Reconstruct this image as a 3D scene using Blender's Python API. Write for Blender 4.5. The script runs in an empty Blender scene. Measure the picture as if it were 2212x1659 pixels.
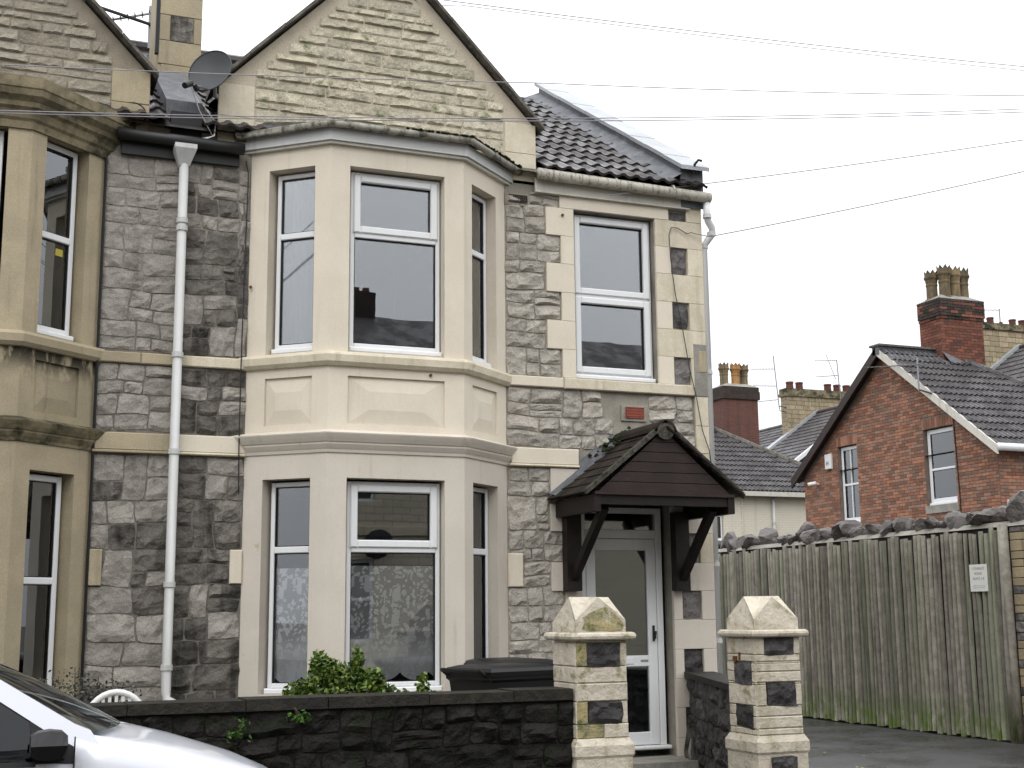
import bpy, math, random
from mathutils import Vector, Matrix
random.seed(7)
R = math.radians
scene = bpy.context.scene
C = scene.collection
# ------------------------------------------------------------------ camera
cd = bpy.data.cameras.new('camera'); cam = bpy.data.objects.new('camera', cd); C.objects.link(cam)
cd.sensor_width = 36; cd.lens = 36 * 2841 / 2212; cd.clip_start = .05; cd.clip_end = 2000
yaw, pitch, roll = R(21.9), R(9.93), R(-.561)
fwd = Vector((math.sin(yaw) * math.cos(pitch), math.cos(yaw) * math.cos(pitch), math.sin(pitch)))
r0 = Vector((math.cos(yaw), -math.sin(yaw), 0)); u0 = r0.cross(fwd)
rt = math.cos(roll) * r0 + math.sin(roll) * u0; up = -math.sin(roll) * r0 + math.cos(roll) * u0
cam.matrix_world = Matrix(((rt.x, up.x, -fwd.x, 0), (rt.y, up.y, -fwd.y, -11.5), (rt.z, up.z, -fwd.z, 1.65), (0, 0, 0, 1)))
scene.camera = cam
# ------------------------------------------------------------------ sky, sun, exposure
w = bpy.data.worlds.new('World'); scene.world = w; w.use_nodes = True
nt = w.node_tree; nt.nodes.clear()
wo = nt.nodes.new('ShaderNodeOutputWorld'); bg = nt.nodes.new('ShaderNodeBackground')
sky = nt.nodes.new('ShaderNodeTexSky'); sky.sky_type = 'NISHITA'; sky.sun_disc = False
sky.sun_elevation = R(48); sky.sun_rotation = R(215); sky.air_density = 1; sky.dust_density = 6
hsv = nt.nodes.new('ShaderNodeHueSaturation'); hsv.inputs['Saturation'].default_value = .12; hsv.inputs['Value'].default_value = .18
tc = nt.nodes.new('ShaderNodeTexCoord'); sx = nt.nodes.new('ShaderNodeSeparateXYZ')
mr = nt.nodes.new('ShaderNodeMapRange'); mr.inputs[1].default_value = 0; mr.inputs[2].default_value = 1
mr.inputs[3].default_value = 8.6; mr.inputs[4].default_value = 24.0     # overcast: brighter overhead than at the horizon
cl = nt.nodes.new('ShaderNodeTexNoise'); cl.inputs['Scale'].default_value = 2.2; cl.inputs['Detail'].default_value = 4
clr = nt.nodes.new('ShaderNodeMapRange'); clr.inputs[3].default_value = .93; clr.inputs[4].default_value = 1.07
mul = nt.nodes.new('ShaderNodeMath'); mul.operation = 'MULTIPLY'
tint = nt.nodes.new('ShaderNodeMix'); tint.data_type = 'RGBA'; tint.blend_type = 'MULTIPLY'; tint.inputs[0].default_value = 1
tint.inputs[6].default_value = (.965, .985, 1.02, 1)
add = nt.nodes.new('ShaderNodeMix'); add.data_type = 'RGBA'; add.blend_type = 'ADD'; add.inputs[0].default_value = 1
L = nt.links.new
L(tc.outputs['Generated'], sx.inputs[0]); L(sx.outputs[2], mr.inputs[0]); L(tc.outputs['Generated'], cl.inputs['Vector'])
L(cl.outputs[0], clr.inputs[0]); L(mr.outputs[0], mul.inputs[0]); L(clr.outputs[0], mul.inputs[1])
L(mul.outputs[0], tint.inputs[7]); L(sky.outputs[0], hsv.inputs['Color'])
L(tint.outputs[2], add.inputs[6]); L(hsv.outputs[0], add.inputs[7]); L(add.outputs[2], bg.inputs[0])
bg.inputs[1].default_value = .1; L(bg.outputs[0], wo.inputs[0])
sl = bpy.data.lights.new('sun', 'SUN'); sl.energy = .7; sl.angle = R(40); sl.color = (1, .97, .92)
so = bpy.data.objects.new('sun', sl); C.objects.link(so)
so.rotation_euler = Vector((.45, .75, -1)).to_track_quat('-Z', 'Y').to_euler()
vs = scene.view_settings; vs.view_transform = 'Standard'; vs.look = 'None'; vs.gamma = 1; vs.exposure = .08; vs.use_curve_mapping = False
scene.render.engine = 'CYCLES'; cy = scene.cycles; cy.max_bounces = 6; cy.diffuse_bounces = 3; cy.glossy_bounces = 3; cy.transmission_bounces = 4; cy.transparent_max_bounces = 8; cy.caustics_reflective = False; cy.caustics_refractive = False

# ------------------------------------------------------------------ materials
def lin(h):
    h = h.lstrip('#'); v = [int(h[i:i + 2], 16) / 255 for i in (0, 2, 4)]
    return tuple(x / 12.92 if x <= .04045 else ((x + .055) / 1.055) ** 2.4 for x in v)
def c4(c):
    if isinstance(c, str): c = lin(c)
    return (c[0], c[1], c[2], 1)
class NT:
    def __init__(s, name):
        s.m = bpy.data.materials.new(name); s.m.use_nodes = True; s.t = s.m.node_tree; s.t.nodes.clear()
        s.out = s.n('ShaderNodeOutputMaterial'); s.geo = s.n('ShaderNodeNewGeometry')
    def n(s, k, **a):
        x = s.t.nodes.new(k)
        for q, v in a.items(): setattr(x, q, v)
        return x
    def l(s, a, b): s.t.links.new(a, b)
    def noise(s, scale, detail=4, rough=.6, stretch=None, vec=None):
        x = s.n('ShaderNodeTexNoise'); x.inputs['Scale'].default_value = scale; x.inputs['Detail'].default_value = detail
        x.inputs['Roughness'].default_value = rough
        v = vec or s.geo.outputs['Position']
        if stretch:
            mp = s.n('ShaderNodeMapping'); mp.inputs['Scale'].default_value = stretch; s.l(v, mp.inputs[0]); v = mp.outputs[0]
        s.l(v, x.inputs['Vector']); return x.outputs[0]
    def ramp(s, v, a, b, lo=0., hi=1.):
        x = s.n('ShaderNodeMapRange', interpolation_type='SMOOTHSTEP')
        for i, q in enumerate((a, b, lo, hi)): x.inputs[i + 1].default_value = q
        s.l(v, x.inputs[0]); return x.outputs[0]
    def mix(s, f, a, b, mode='MIX'):
        x = s.n('ShaderNodeMix', data_type='RGBA', blend_type=mode)
        for i, q in ((0, f), (6, a), (7, b)):
            if isinstance(q, (int, float)) and i == 0: x.inputs[0].default_value = q
            elif isinstance(q, (tuple, str)): x.inputs[i].default_value = c4(q)
            else: s.l(q, x.inputs[i])
        return x.outputs[2]
    def math(s, op, a, b=0.):
        x = s.n('ShaderNodeMath', operation=op)
        for i, q in enumerate((a, b)):
            if isinstance(q, (int, float)): x.inputs[i].default_value = q
            else: s.l(q, x.inputs[i])
        return x.outputs[0]
def mk(name, c1, c2=None, nscale=5, rough=.85, spec=.3, bump=.3, bscale=45, bdist=.01, rand=0., c3=None, c3f=.6,
       streak=None, samt=.6, sthr=(.52, .7), sstr=(9, 9, .7), spot=None, spthr=(.6, .7), spscale=3.5, metallic=0., coat=0.,
       attr=False, fine=.12, moss=None, mz=(0, 1), mthr=(.35, .6), up=None, upf=.8, wet=None, vor=0.):
    t = NT(name); bs = t.n('ShaderNodeBsdfPrincipled')
    col = t.mix(t.ramp(t.noise(nscale, 3), .36, .64), c1, c2 or c1)
    if rand or c3:
        if attr:
            at = t.n('ShaderNodeAttribute', attribute_name='rnd'); rv = at.outputs['Fac']
        else:
            rv = t.n('ShaderNodeObjectInfo').outputs['Random']
        if c3:
            f2 = t.math('FRACT', t.math('MULTIPLY', rv, 7.31))
            col = t.mix(t.ramp(f2, .15, 1., 0, c3f), col, c3)
        if rand:
            h = t.n('ShaderNodeHueSaturation'); t.l(col, h.inputs['Color'])
            t.l(t.ramp(rv, 0, 1, 1 - rand, 1 + rand), h.inputs['Value']); col = h.outputs[0]
    if spot: col = t.mix(t.ramp(t.noise(spscale, 4, .7), *spthr), col, spot)
    if streak:
        f = t.ramp(t.noise(1, 4, .62, sstr), sthr[0], sthr[1], 0, samt); col = t.mix(f, col, streak)
    if moss:
        z = t.n('ShaderNodeSeparateXYZ'); t.l(t.geo.outputs['Position'], z.inputs[0])
        zz = t.ramp(z.outputs[2], mz[0], mz[1], 1, 0)
        f = t.math('MULTIPLY', zz, t.ramp(t.noise(7, 5, .65, (1.6, 1.6, .5)), *mthr)); col = t.mix(f, col, moss)
    if up:
        z = t.n('ShaderNodeSeparateXYZ'); t.l(t.geo.outputs['Normal'], z.inputs[0])
        f = t.math('MULTIPLY', t.ramp(z.outputs[2], .2, .75, 0, upf), t.ramp(t.noise(6, 5), .35, .6)); col = t.mix(f, col, up)
    if fine:
        fn = t.noise(90, 1); v = t.ramp(fn, .3, .7, 1 - fine, 1 + fine)
        h = t.n('ShaderNodeHueSaturation'); t.l(col, h.inputs['Color']); t.l(v, h.inputs['Value']); col = h.outputs[0]
    t.l(col, bs.inputs['Base Color'])
    bs.inputs['Roughness'].default_value = rough; bs.inputs['Specular IOR Level'].default_value = spec
    bs.inputs['Metallic'].default_value = metallic; bs.inputs['Coat Weight'].default_value = coat
    if wet:
        t.l(t.ramp(t.noise(wet, 4), .4, .6, rough * .45, rough), bs.inputs['Roughness'])
    if bump:
        b = t.n('ShaderNodeBump'); b.inputs['Strength'].default_value = bump; b.inputs['Distance'].default_value = bdist
        hgt = t.noise(bscale, 4, .62)
        if vor:
            vo = t.n('ShaderNodeTexVoronoi', feature='F1'); vo.inputs['Scale'].default_value = vor
            t.l(t.geo.outputs['Position'], vo.inputs['Vector']); hgt = t.math('ADD', hgt, t.math('MULTIPLY', vo.outputs[0], 1.3))
        t.l(hgt, b.inputs['Height']); t.l(b.outputs[0], bs.inputs['Normal'])
    t.l(bs.outputs[0], t.out.inputs[0]); return t.m
def glass(name, k=2.6, tint=(.985, .99, .99), rough=.0, wob=.0012):
    t = NT(name); f = t.n('ShaderNodeFresnel'); f.inputs[0].default_value = 1.5
    g = t.n('ShaderNodeBsdfGlossy'); g.inputs['Roughness'].default_value = rough; g.inputs['Color'].default_value = (.94, .97, 1, 1)
    tr = t.n('ShaderNodeBsdfTransparent'); tr.inputs[0].default_value = (*tint, 1)
    b = t.n('ShaderNodeBump'); b.inputs['Strength'].default_value = .35; b.inputs['Distance'].default_value = wob
    t.l(t.noise(1.7, 2), b.inputs['Height']); t.l(b.outputs[0], g.inputs['Normal'])
    m = t.n('ShaderNodeMixShader'); fac = t.math('MINIMUM', t.math('MULTIPLY', f.outputs[0], k), 1.)
    t.l(fac, m.inputs[0]); t.l(tr.outputs[0], m.inputs[1]); t.l(g.outputs[0], m.inputs[2]); t.l(m.outputs[0], t.out.inputs[0])
    return t.m
def brickmat(name, c1, c2, cm, axis, bw=.225, bh=.075, bump=.4, rough=.9, streak=None, mort=.012):
    t = NT(name); s = t.n('ShaderNodeSeparateXYZ'); t.l(t.geo.outputs['Position'], s.inputs[0])
    cb = t.n('ShaderNodeCombineXYZ'); t.l(s.outputs[axis], cb.inputs[0]); t.l(s.outputs[2], cb.inputs[1])
    br = t.n('ShaderNodeTexBrick'); br.inputs['Scale'].default_value = 1; br.inputs['Brick Width'].default_value = bw
    br.inputs['Row Height'].default_value = bh; br.inputs['Mortar Size'].default_value = mort; br.inputs['Mortar Smooth'].default_value = .2
    br.inputs['Color1'].default_value = c4(c1); br.inputs['Color2'].default_value = c4(c2); br.inputs['Mortar'].default_value = c4(cm)
    t.l(cb.outputs[0], br.inputs['Vector']); col = t.mix(t.ramp(t.noise(9, 5), .3, .75, 0, .45), br.outputs['Color'], c2)
    if streak: col = t.mix(t.ramp(t.noise(1, 6, .62, (6, 6, .6)), .5, .7, 0, .6), col, streak)
    bs = t.n('ShaderNodeBsdfPrincipled'); bs.inputs['Roughness'].default_value = rough; t.l(col, bs.inputs['Base Color'])
    b = t.n('ShaderNodeBump'); b.inputs['Strength'].default_value = bump; b.inputs['Distance'].default_value = .01
    inv = t.math('SUBTRACT', 1., br.outputs['Fac']); t.l(inv, b.inputs['Height']); t.l(b.outputs[0], bs.inputs['Normal'])
    t.l(bs.outputs[0], t.out.inputs[0]); return t.m
def lace():
    t = NT('lace'); s = t.n('ShaderNodeSeparateXYZ'); t.l(t.geo.outputs['Position'], s.inputs[0])
    tcn = t.n('ShaderNodeTexCoord'); uv = tcn.outputs['UV']; su = t.n('ShaderNodeSeparateXYZ'); t.l(uv, su.inputs[0])
    def vor(scale, st):
        mp = t.n('ShaderNodeMapping'); mp.inputs['Scale'].default_value = st; t.l(uv, mp.inputs[0])
        nz = t.n('ShaderNodeTexNoise'); nz.inputs['Scale'].default_value = 14; t.l(uv, nz.inputs['Vector'])
        av = t.n('ShaderNodeVectorMath', operation='MULTIPLY_ADD'); av.inputs[1].default_value = (.09, .09, 0)
        t.l(nz.outputs['Color'], av.inputs[0]); t.l(mp.outputs[0], av.inputs[2])
        v = t.n('ShaderNodeTexVoronoi'); v.inputs['Scale'].default_value = scale; t.l(av.outputs[0], v.inputs['Vector']); return v.outputs[0]
    flow = t.ramp(vor(9.5, (1, .8, 1)), .46, .38)                      # blossoms
    petal = t.ramp(vor(26, (1, 1, 1)), .47, .37)                     # small leaves and stems
    wv = t.n('ShaderNodeTexWave', wave_type='BANDS', bands_direction='X'); wv.inputs['Scale'].default_value = 2.3
    wv.inputs['Distortion'].default_value = 1.2; t.l(uv, wv.inputs['Vector'])
    band = t.ramp(wv.outputs[1], .35, .6)
    low = t.ramp(su.outputs[1], .42, .18)                            # denser towards the scalloped hem
    top = t.ramp(su.outputs[1], .985, .995)
    a = t.math('MULTIPLY', t.math('MAXIMUM', flow, t.math('MULTIPLY', petal, .8)), t.math('MAXIMUM', band, low))
    a = t.math('MAXIMUM', a, t.math('MULTIPLY', petal, .6)); a = t.math('MAXIMUM', a, t.math('MULTIPLY', low, .45)); a = t.math('MAXIMUM', a, top)
    a = t.math('MINIMUM', t.math('ADD', t.math('MULTIPLY', a, .9), .46), 1.)
    d = t.n('ShaderNodeBsdfDiffuse'); d.inputs[0].default_value = (.93, .95, .98, 1)
    tl = t.n('ShaderNodeBsdfTransparent'); m = t.n('ShaderNodeMixShader')
    t.l(a, m.inputs[0]); t.l(tl.outputs[0], m.inputs[1]); t.l(d.outputs[0], m.inputs[2]); t.l(m.outputs[0], t.out.inputs[0]); return t.m

MT = dict(
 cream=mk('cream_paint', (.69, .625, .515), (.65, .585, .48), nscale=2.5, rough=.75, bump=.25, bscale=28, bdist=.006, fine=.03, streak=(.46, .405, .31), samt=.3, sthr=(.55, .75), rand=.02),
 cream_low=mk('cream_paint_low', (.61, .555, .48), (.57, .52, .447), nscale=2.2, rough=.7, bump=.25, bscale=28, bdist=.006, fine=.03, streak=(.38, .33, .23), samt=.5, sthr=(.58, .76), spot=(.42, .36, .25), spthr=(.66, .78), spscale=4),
 cream_old=mk('cream_paint_old', (.63, .57, .45), (.57, .51, .385), nscale=6, rough=.8, bump=.35, bscale=24, bdist=.01, fine=.06, streak=(.32, .295, .185), samt=.5, sthr=(.52, .72), rand=.05, spot=(.43, .385, .25), spthr=(.6, .75)),
 pier=mk('pier_paint', (.565, .51, .42), (.50, .45, .365), nscale=9, rough=.7, bump=.9, bscale=16, bdist=.02, fine=.06, spot=(.27, .24, .14), spthr=(.53, .69), spscale=7, rand=.06, streak=(.30, .27, .17), samt=.45),
 pier_bare=mk('bare_yellow_stone', (.36, .30, .15), (.25, .225, .13), nscale=10, rough=.9, bump=.9, bscale=22, bdist=.02, fine=.15, spot=(.12, .135, .055), spthr=(.52, .66), spscale=9, streak=(.45, .41, .32), samt=.6, sthr=(.6, .7)),
 bath=mk('bath_stone', (.385, .325, .22), (.335, .285, .195), nscale=3, rough=.85, bump=.25, bscale=40, fine=.08, streak=(.13, .115, .08), samt=.5, sthr=(.56, .8), rand=.08),
 bath_sp=mk('bath_stone_sooted', (.36, .305, .205), (.31, .265, .18), nscale=3, rough=.85, bump=.25, bscale=40, fine=.08, streak=(.12, .105, .075), samt=.5, sthr=(.56, .8), moss=(.018, .016, .011), mz=(3.80, 3.50), mthr=(.36, .52)),
 mortar_m=mk('mortar_weathered', (.19, .175, .152), (.125, .115, .1), nscale=4, rough=.95, bump=.6, bscale=60),
 bath_dirty=mk('bath_stone_dirty', (.24, .20, .125), (.11, .097, .06), nscale=4, rough=.9, bump=.5, bscale=30, fine=.1, spot=(.035, .033, .02), spthr=(.47, .62), spscale=2.6, up=(.03, .032, .018), upf=.9),
 stone=mk('limestone', (.30, .278, .247), (.24, .222, .197), nscale=7, rough=.9, bump=.9, bscale=14, bdist=.022, rand=.10, c3=(.30, .274, .24), streak=(.085, .077, .067), samt=.6, sthr=(.54, .76), sstr=(5, 5, 1.2), vor=9, fine=.14),
 stone_r=mk('limestone_clean', (.39, .363, .318), (.31, .288, .252), nscale=9, rough=.9, bump=1., bscale=14, bdist=.026, rand=.12, c3=(.385, .35, .305), spot=(.16, .148, .13), spthr=(.64, .78), spscale=4, vor=9, fine=.16),
 stone_d=mk('limestone_sooty', (.15, .137, .12), (.09, .082, .072), nscale=3.5, rough=.9, bump=1., bscale=14, bdist=.026, rand=.18, c3=(.18, .165, .145), streak=(.022, .02, .017), samt=.85, sthr=(.46, .66), sstr=(4, 4, .9), vor=9, fine=.18),
 stone_b=mk('black_lias', (.0125, .0115, .0098), (.0065, .006, .0055), nscale=7, rough=.8, spec=.22, bump=1., bscale=11, bdist=.05, rand=.4, c3=(.018, .016, .013), spot=(.010, .0135, .005), spthr=(.54, .66), vor=6, streak=(.032, .028, .021), samt=.5, sthr=(.63, .74), sstr=(12, 12, .8), fine=.2),
 stone_in=mk('dark_inset_stone', (.15, .14, .135), (.085, .08, .078), nscale=9, rough=.75, bump=1., bscale=18, bdist=.025, rand=.3, vor=10, c3=(.2, .185, .175)),
 stone_k=mk('black_inset_stone', (.055, .05, .05), (.03, .028, .028), nscale=9, rough=.6, bump=1., bscale=18, bdist=.03, rand=.3, vor=10, c3=(.09, .085, .085)),
 gable=mk('gable_stone', (.48, .435, .33), (.40, .365, .275), nscale=6, rough=.9, bump=1., bscale=16, bdist=.028, rand=.13, c3=(.48, .445, .35), spot=(.16, .185, .085), spthr=(.55, .72), spscale=5, streak=(.16, .15, .11), samt=.6, sthr=(.50, .68), sstr=(7, 7, 5), fine=.16),
 gable_n=mk('gable_stone_grey', (.30, .265, .205), (.235, .21, .165), nscale=6, rough=.9, bump=.9, bscale=20, bdist=.022, rand=.12, c3=(.29, .265, .215), streak=(.09, .08, .06), samt=.6, sthr=(.52, .72), sstr=(7, 7, 5), fine=.12),
 mortar=mk('mortar', (.315, .292, .247), (.24, .222, .188), nscale=4, rough=.95, bump=.6, bscale=60, streak=(.08, .073, .062), samt=.6, sthr=(.54, .72), sstr=(4, 4, 1)),
 mortar_d=mk('mortar_dark', (.05, .045, .04), (.028, .026, .024), nscale=5, rough=.95, bump=.6, bscale=60),
 mortar_b=mk('mortar_black', (.012, .011, .009), (.008, .0075, .0065), nscale=6, rough=.9, bump=.6, bscale=50, spot=(.014, .018, .007), spthr=(.56, .68)),
 mortar_g=mk('mortar_gable', (.52, .455, .355), (.47, .415, .325), nscale=5, rough=.95, bump=.4, bscale=50),
 mortar_gn=mk('mortar_gable_grey', (.29, .25, .19), (.23, .20, .155), nscale=5, rough=.95, bump=.4, bscale=50),
 upvc=mk('upvc_white', (.74, .75, .76), rough=.35, spec=.5, bump=0, fine=.0, streak=(.55, .54, .5), samt=.2),
 upvc_old=mk('upvc_aged', (.58, .56, .50), (.53, .51, .45), rough=.45, bump=.05, fine=.02, streak=(.22, .2, .15), samt=.35),
 gutter=mk('gutter_plastic', (.47, .44, .375), (.41, .385, .325), nscale=5, rough=.5, bump=.1, fine=.05, streak=(.06, .06, .045), samt=.75, sthr=(.50, .68), sstr=(34, 34, 3)),
 gutter_b=mk('bay_gutter_plastic', (.36, .34, .29), (.27, .255, .215), nscale=5, rough=.6, bump=.4, bscale=30, fine=.08, streak=(.05, .05, .035), samt=.85, sthr=(.46, .64), sstr=(14, 14, 3), up=(.06, .06, .04), upf=.9),
 pipe=mk('downpipe_plastic', (.56, .565, .555), (.52, .525, .51), nscale=3, rough=.45, bump=0, fine=.02, streak=(.3, .28, .24), samt=.3),
 wire=mk('wire_grey', (.27, .26, .28), rough=.6, bump=0, fine=0),
 black=mk('black_plastic', (.008, .008, .009), rough=.45, spec=.35, bump=.05, fine=.0),
 blackiron=mk('black_gutter', (.012, .012, .013), rough=.45, spec=.4, bump=.1),
 lead=mk('lead', (.115, .12, .132), (.075, .079, .088), nscale=5, rough=.58, spec=.4, bump=.5, bscale=14, bdist=.015, streak=(.22, .228, .24), samt=.4),
 leadtop=mk('lead_coping', (.33, .345, .36), (.27, .285, .3), nscale=2, rough=.4, spec=.5, bump=.15, bscale=20),
 slate=mk('verge_slate', (.15, .138, .118), (.085, .078, .068), nscale=9, rough=.85, bump=.8, bscale=25, bdist=.02, spot=(.21, .2, .165), spthr=(.6, .72), spscale=8),
 tile=mk('concrete_tile', (.045, .038, .036), (.032, .027, .026), nscale=6, rough=.55, spec=.3, bump=.25, bscale=60, rand=.15, wet=3.),
 tile_far=mk('concrete_tile_far', (.060, .054, .055), (.045, .041, .042), nscale=4, rough=.65, spec=.3, bump=.2, bscale=40, rand=.12, wet=2.),
 tile_can=mk('canopy_tile', (.030, .020, .015), (.015, .011, .009), nscale=8, rough=.85, spec=.2, bump=.6, bscale=40, rand=.35, c3=(.024, .021, .015), spot=(.013, .0145, .008), spthr=(.54, .68)),
 mossy=mk('mossy_mortar', (.085, .078, .065), (.048, .044, .035), nscale=14, rough=.95, bump=1., bscale=35, bdist=.02, spot=(.024, .025, .014), spthr=(.52, .64), spscale=9),
 moss=mk('moss', (.018, .022, .008), (.03, .035, .01), nscale=30, rough=1., bump=1., bscale=60, bdist=.02),
 wood=mk('mahogany_stain', (.028, .0155, .0128), (.02, .0112, .0096), nscale=4, rough=.5, spec=.35, bump=.3, bscale=30, rand=.08, streak=(.013, .009, .008), samt=.5, sstr=(1, 1, 12)),
 wood_d=mk('dark_brown_timber', (.014, .0085, .007), (.009, .006, .005), nscale=6, rough=.5, bump=.3, bscale=30),
 fence=mk('weathered_slat', (.235, .218, .185), (.165, .152, .13), nscale=7, rough=.9, bump=.6, bscale=30, bdist=.012, rand=.28, c3=(.175, .188, .13), c3f=.6, streak=(.045, .039, .034), samt=.6, sthr=(.54, .68), sstr=(11, 11, .55), moss=(.07, .108, .02), mz=(.05, .65), mthr=(.37, .59)),
 rock=mk('capping_rock', (.13, .118, .112), (.065, .058, .056), nscale=6, rough=.75, bump=1., bscale=14, bdist=.04, rand=.3, up=(.22, .205, .195), upf=.5),
 concrete=mk('concrete', (.30, .285, .25), (.22, .21, .185), nscale=4, rough=.9, bump=.5, bscale=40, spot=(.1, .1, .07), spthr=(.6, .75)),
 coping=mk('wet_coping', (.022, .0185, .0135), (.0125, .011, .0085), nscale=4, rough=.65, spec=.3, bump=.7, bscale=24, bdist=.02, spot=(.018, .022, .009), spthr=(.56, .68), spscale=6, streak=(.04, .034, .025), samt=.4),
 brick=mk('red_brick', (.31, .145, .09), (.245, .115, .074), nscale=9, rough=.85, bump=.5, bscale=50, rand=.3, c3=(.20, .13, .098), c3f=.95, spot=(.13, .09, .07), spthr=(.58, .76), spscale=1.8),
 brick_a=mk('red_brick_mass', (.31, .145, .09), (.245, .115, .074), nscale=9, rough=.85, bump=.5, bscale=50, rand=.3, c3=(.20, .13, .098), c3f=.95, attr=True, spot=(.13, .09, .07), spthr=(.58, .76), spscale=1.8),
 brick_c=mk('chimney_brick', (.20, .072, .045), (.155, .056, .037), nscale=9, rough=.85, bump=.5, bscale=50, rand=.25, c3=(.10, .05, .036), c3f=.8, spot=(.05, .037, .03), spthr=(.58, .72), spscale=2.5),
 brick_s=mk('sooty_brick', (.055, .04, .033), (.035, .028, .024), nscale=6, rough=.9, bump=.5, bscale=40, rand=.2),
 bmortar=mk('brick_mortar', (.20, .16, .135), (.15, .115, .098), nscale=6, rough=.95, bump=.4, bscale=60),
 ystone=mk('buff_stone', (.36, .30, .19), (.29, .24, .16), nscale=6, rough=.9, bump=.6, bscale=30, rand=.15, c3=(.33, .26, .18), streak=(.1, .09, .06), samt=.4),
 pot=mk('clay_pot', (.20, .145, .075), (.13, .10, .06), nscale=6, rough=.7, bump=.2, rand=.2, streak=(.05, .045, .03), samt=.7, sthr=(.45, .65)),
 pot_o=mk('clay_pot_orange', (.42, .22, .075), (.30, .165, .065), nscale=5, rough=.7, bump=.2, streak=(.1, .07, .04), samt=.6),
 pot_r=mk('clay_pot_red', (.12, .038, .025), (.08, .03, .022), nscale=5, rough=.7, bump=.2),
 metal=mk('aerial_metal', (.22, .22, .23), rough=.4, metallic=.6, bump=0, fine=0),
 dish=mk('dish_grey', (.035, .037, .04), (.03, .032, .034), nscale=5, rough=.5, spec=.35, bump=0, fine=.03),
 asphalt=mk('asphalt', (.045, .044, .044), (.032, .031, .032), nscale=1.5, rough=.55, spec=.45, bump=.7, bscale=140, bdist=.006, fine=.3, wet=1.2),
 paving=mk('paving', (.11, .105, .10), (.08, .078, .075), nscale=2, rough=.6, bump=.5, bscale=60, wet=1.5),
 soil=mk('garden_soil', (.05, .042, .03), (.03, .032, .018), nscale=6, rough=.95, bump=1., bscale=30, bdist=.03),
 road=mk('ground', (.09, .085, .075), rough=.9, bump=.3),
 leaf=mk('shrub_leaf', (.075, .14, .018), (.04, .085, .014), nscale=9, rough=.5, spec=.4, bump=0, attr=True, rand=.45, c3=(.16, .20, .03), c3f=.8, fine=0),
 leaf_d=mk('dry_leaf', (.10, .105, .085), (.065, .068, .055), nscale=9, rough=.8, bump=0, attr=True, rand=.4, fine=0),
 leaf_w=mk('weed_leaf', (.045, .11, .012), (.03, .07, .01), nscale=9, rough=.6, bump=0, attr=True, rand=.4, fine=0),
 stem=mk('stem', (.06, .05, .03), rough=.9, bump=.3),
 paint=mk('car_paint', (.72, .74, .80), rough=.28, spec=.5, bump=0, fine=0, coat=.8),
 carblack=mk('car_black', (.012, .012, .013), rough=.45, bump=.02, fine=0),
 tyre=mk('tyre', (.015, .015, .015), rough=.9, bump=.2), alloy=mk('alloy', (.4, .4, .42), rough=.3, metallic=.8, bump=0, fine=0),
 lamp=mk('headlamp', (.5, .52, .55), rough=.12, spec=.7, bump=0, fine=0, coat=1.),
 white=mk('white_plastic', (.70, .70, .68), rough=.5, bump=0, fine=.04, streak=(.4, .39, .35), samt=.3),
 sign=mk('sign_board', (.62, .63, .60), rough=.5, bump=0, fine=.02), ink=mk('sign_ink', (.25, .25, .26), rough=.6, bump=0, fine=0), blue=mk('alarm_ink', (.06, .09, .3), rough=.6, bump=0, fine=0),
 terra=mk('terracotta', (.28, .07, .045), (.22, .06, .04), nscale=9, rough=.8, bump=.3), void=mk('dark_void', (.006, .006, .006), rough=1, bump=0, fine=0), rust=mk('rust', (.12, .05, .015), rough=.9, bump=.4),
 room=mk('room', (.11, .105, .095), rough=.9, bump=0, fine=0), curtain=mk('curtain', (.14, .13, .115), (.11, .10, .09), rough=.95, bump=.1, bscale=80), hall=mk('hall', (.34, .35, .33), rough=.9, bump=0, fine=0), pipe_w=mk('downpipe_white', (.76, .77, .78), rough=.4, bump=0, fine=.02, streak=(.5, .49, .46), samt=.2),
 blind=mk('net', (.32, .33, .34), rough=.9, bump=0, fine=0), yellow=mk('yellow_sticker', (.45, .36, .05), rough=.5, bump=0, fine=0),
 glass=glass('glass', 3.5), glass_low=glass('glass_low', 2.3), glass_d=glass('glass_door', 3.4, (.6, .64, .64), .04), glass_car=glass('car_glass', .9, (.25, .28, .28)), lace=lace(),
 creambrick=brickmat('cream_painted_brick', (.68, .645, .545), (.65, .61, .51), (.59, .555, .46), 0, bump=.35, streak=(.52, .49, .4)),
 oppbrick=brickmat('opposite_wall', (.62, .56, .43), (.56, .5, .39), (.3, .27, .22), 0, .4, .15),
 stackbrick=brickmat('stack_stone', (.34, .285, .185), (.27, .225, .15), (.16, .135, .095), 0, .36, .19, streak=(.1, .09, .06), mort=.02),
 stackbrick_y=brickmat('stack_stone_side', (.34, .285, .185), (.27, .225, .15), (.16, .135, .095), 1, .36, .19, mort=.02),
 cbrick_x=brickmat('far_brick', (.155, .055, .038), (.11, .042, .032), (.085, .06, .05), 0, streak=(.05, .03, .025)),
 cbrick_y=brickmat('far_brick_side', (.155, .055, .038), (.11, .042, .032), (.085, .06, .05), 1, streak=(.05, .03, .025)),
 pierbrick=brickmat('pier_brick', (.19, .165, .115), (.15, .13, .095), (.12, .11, .09), 0, .44, .1, streak=(.07, .06, .04)),
)

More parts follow.
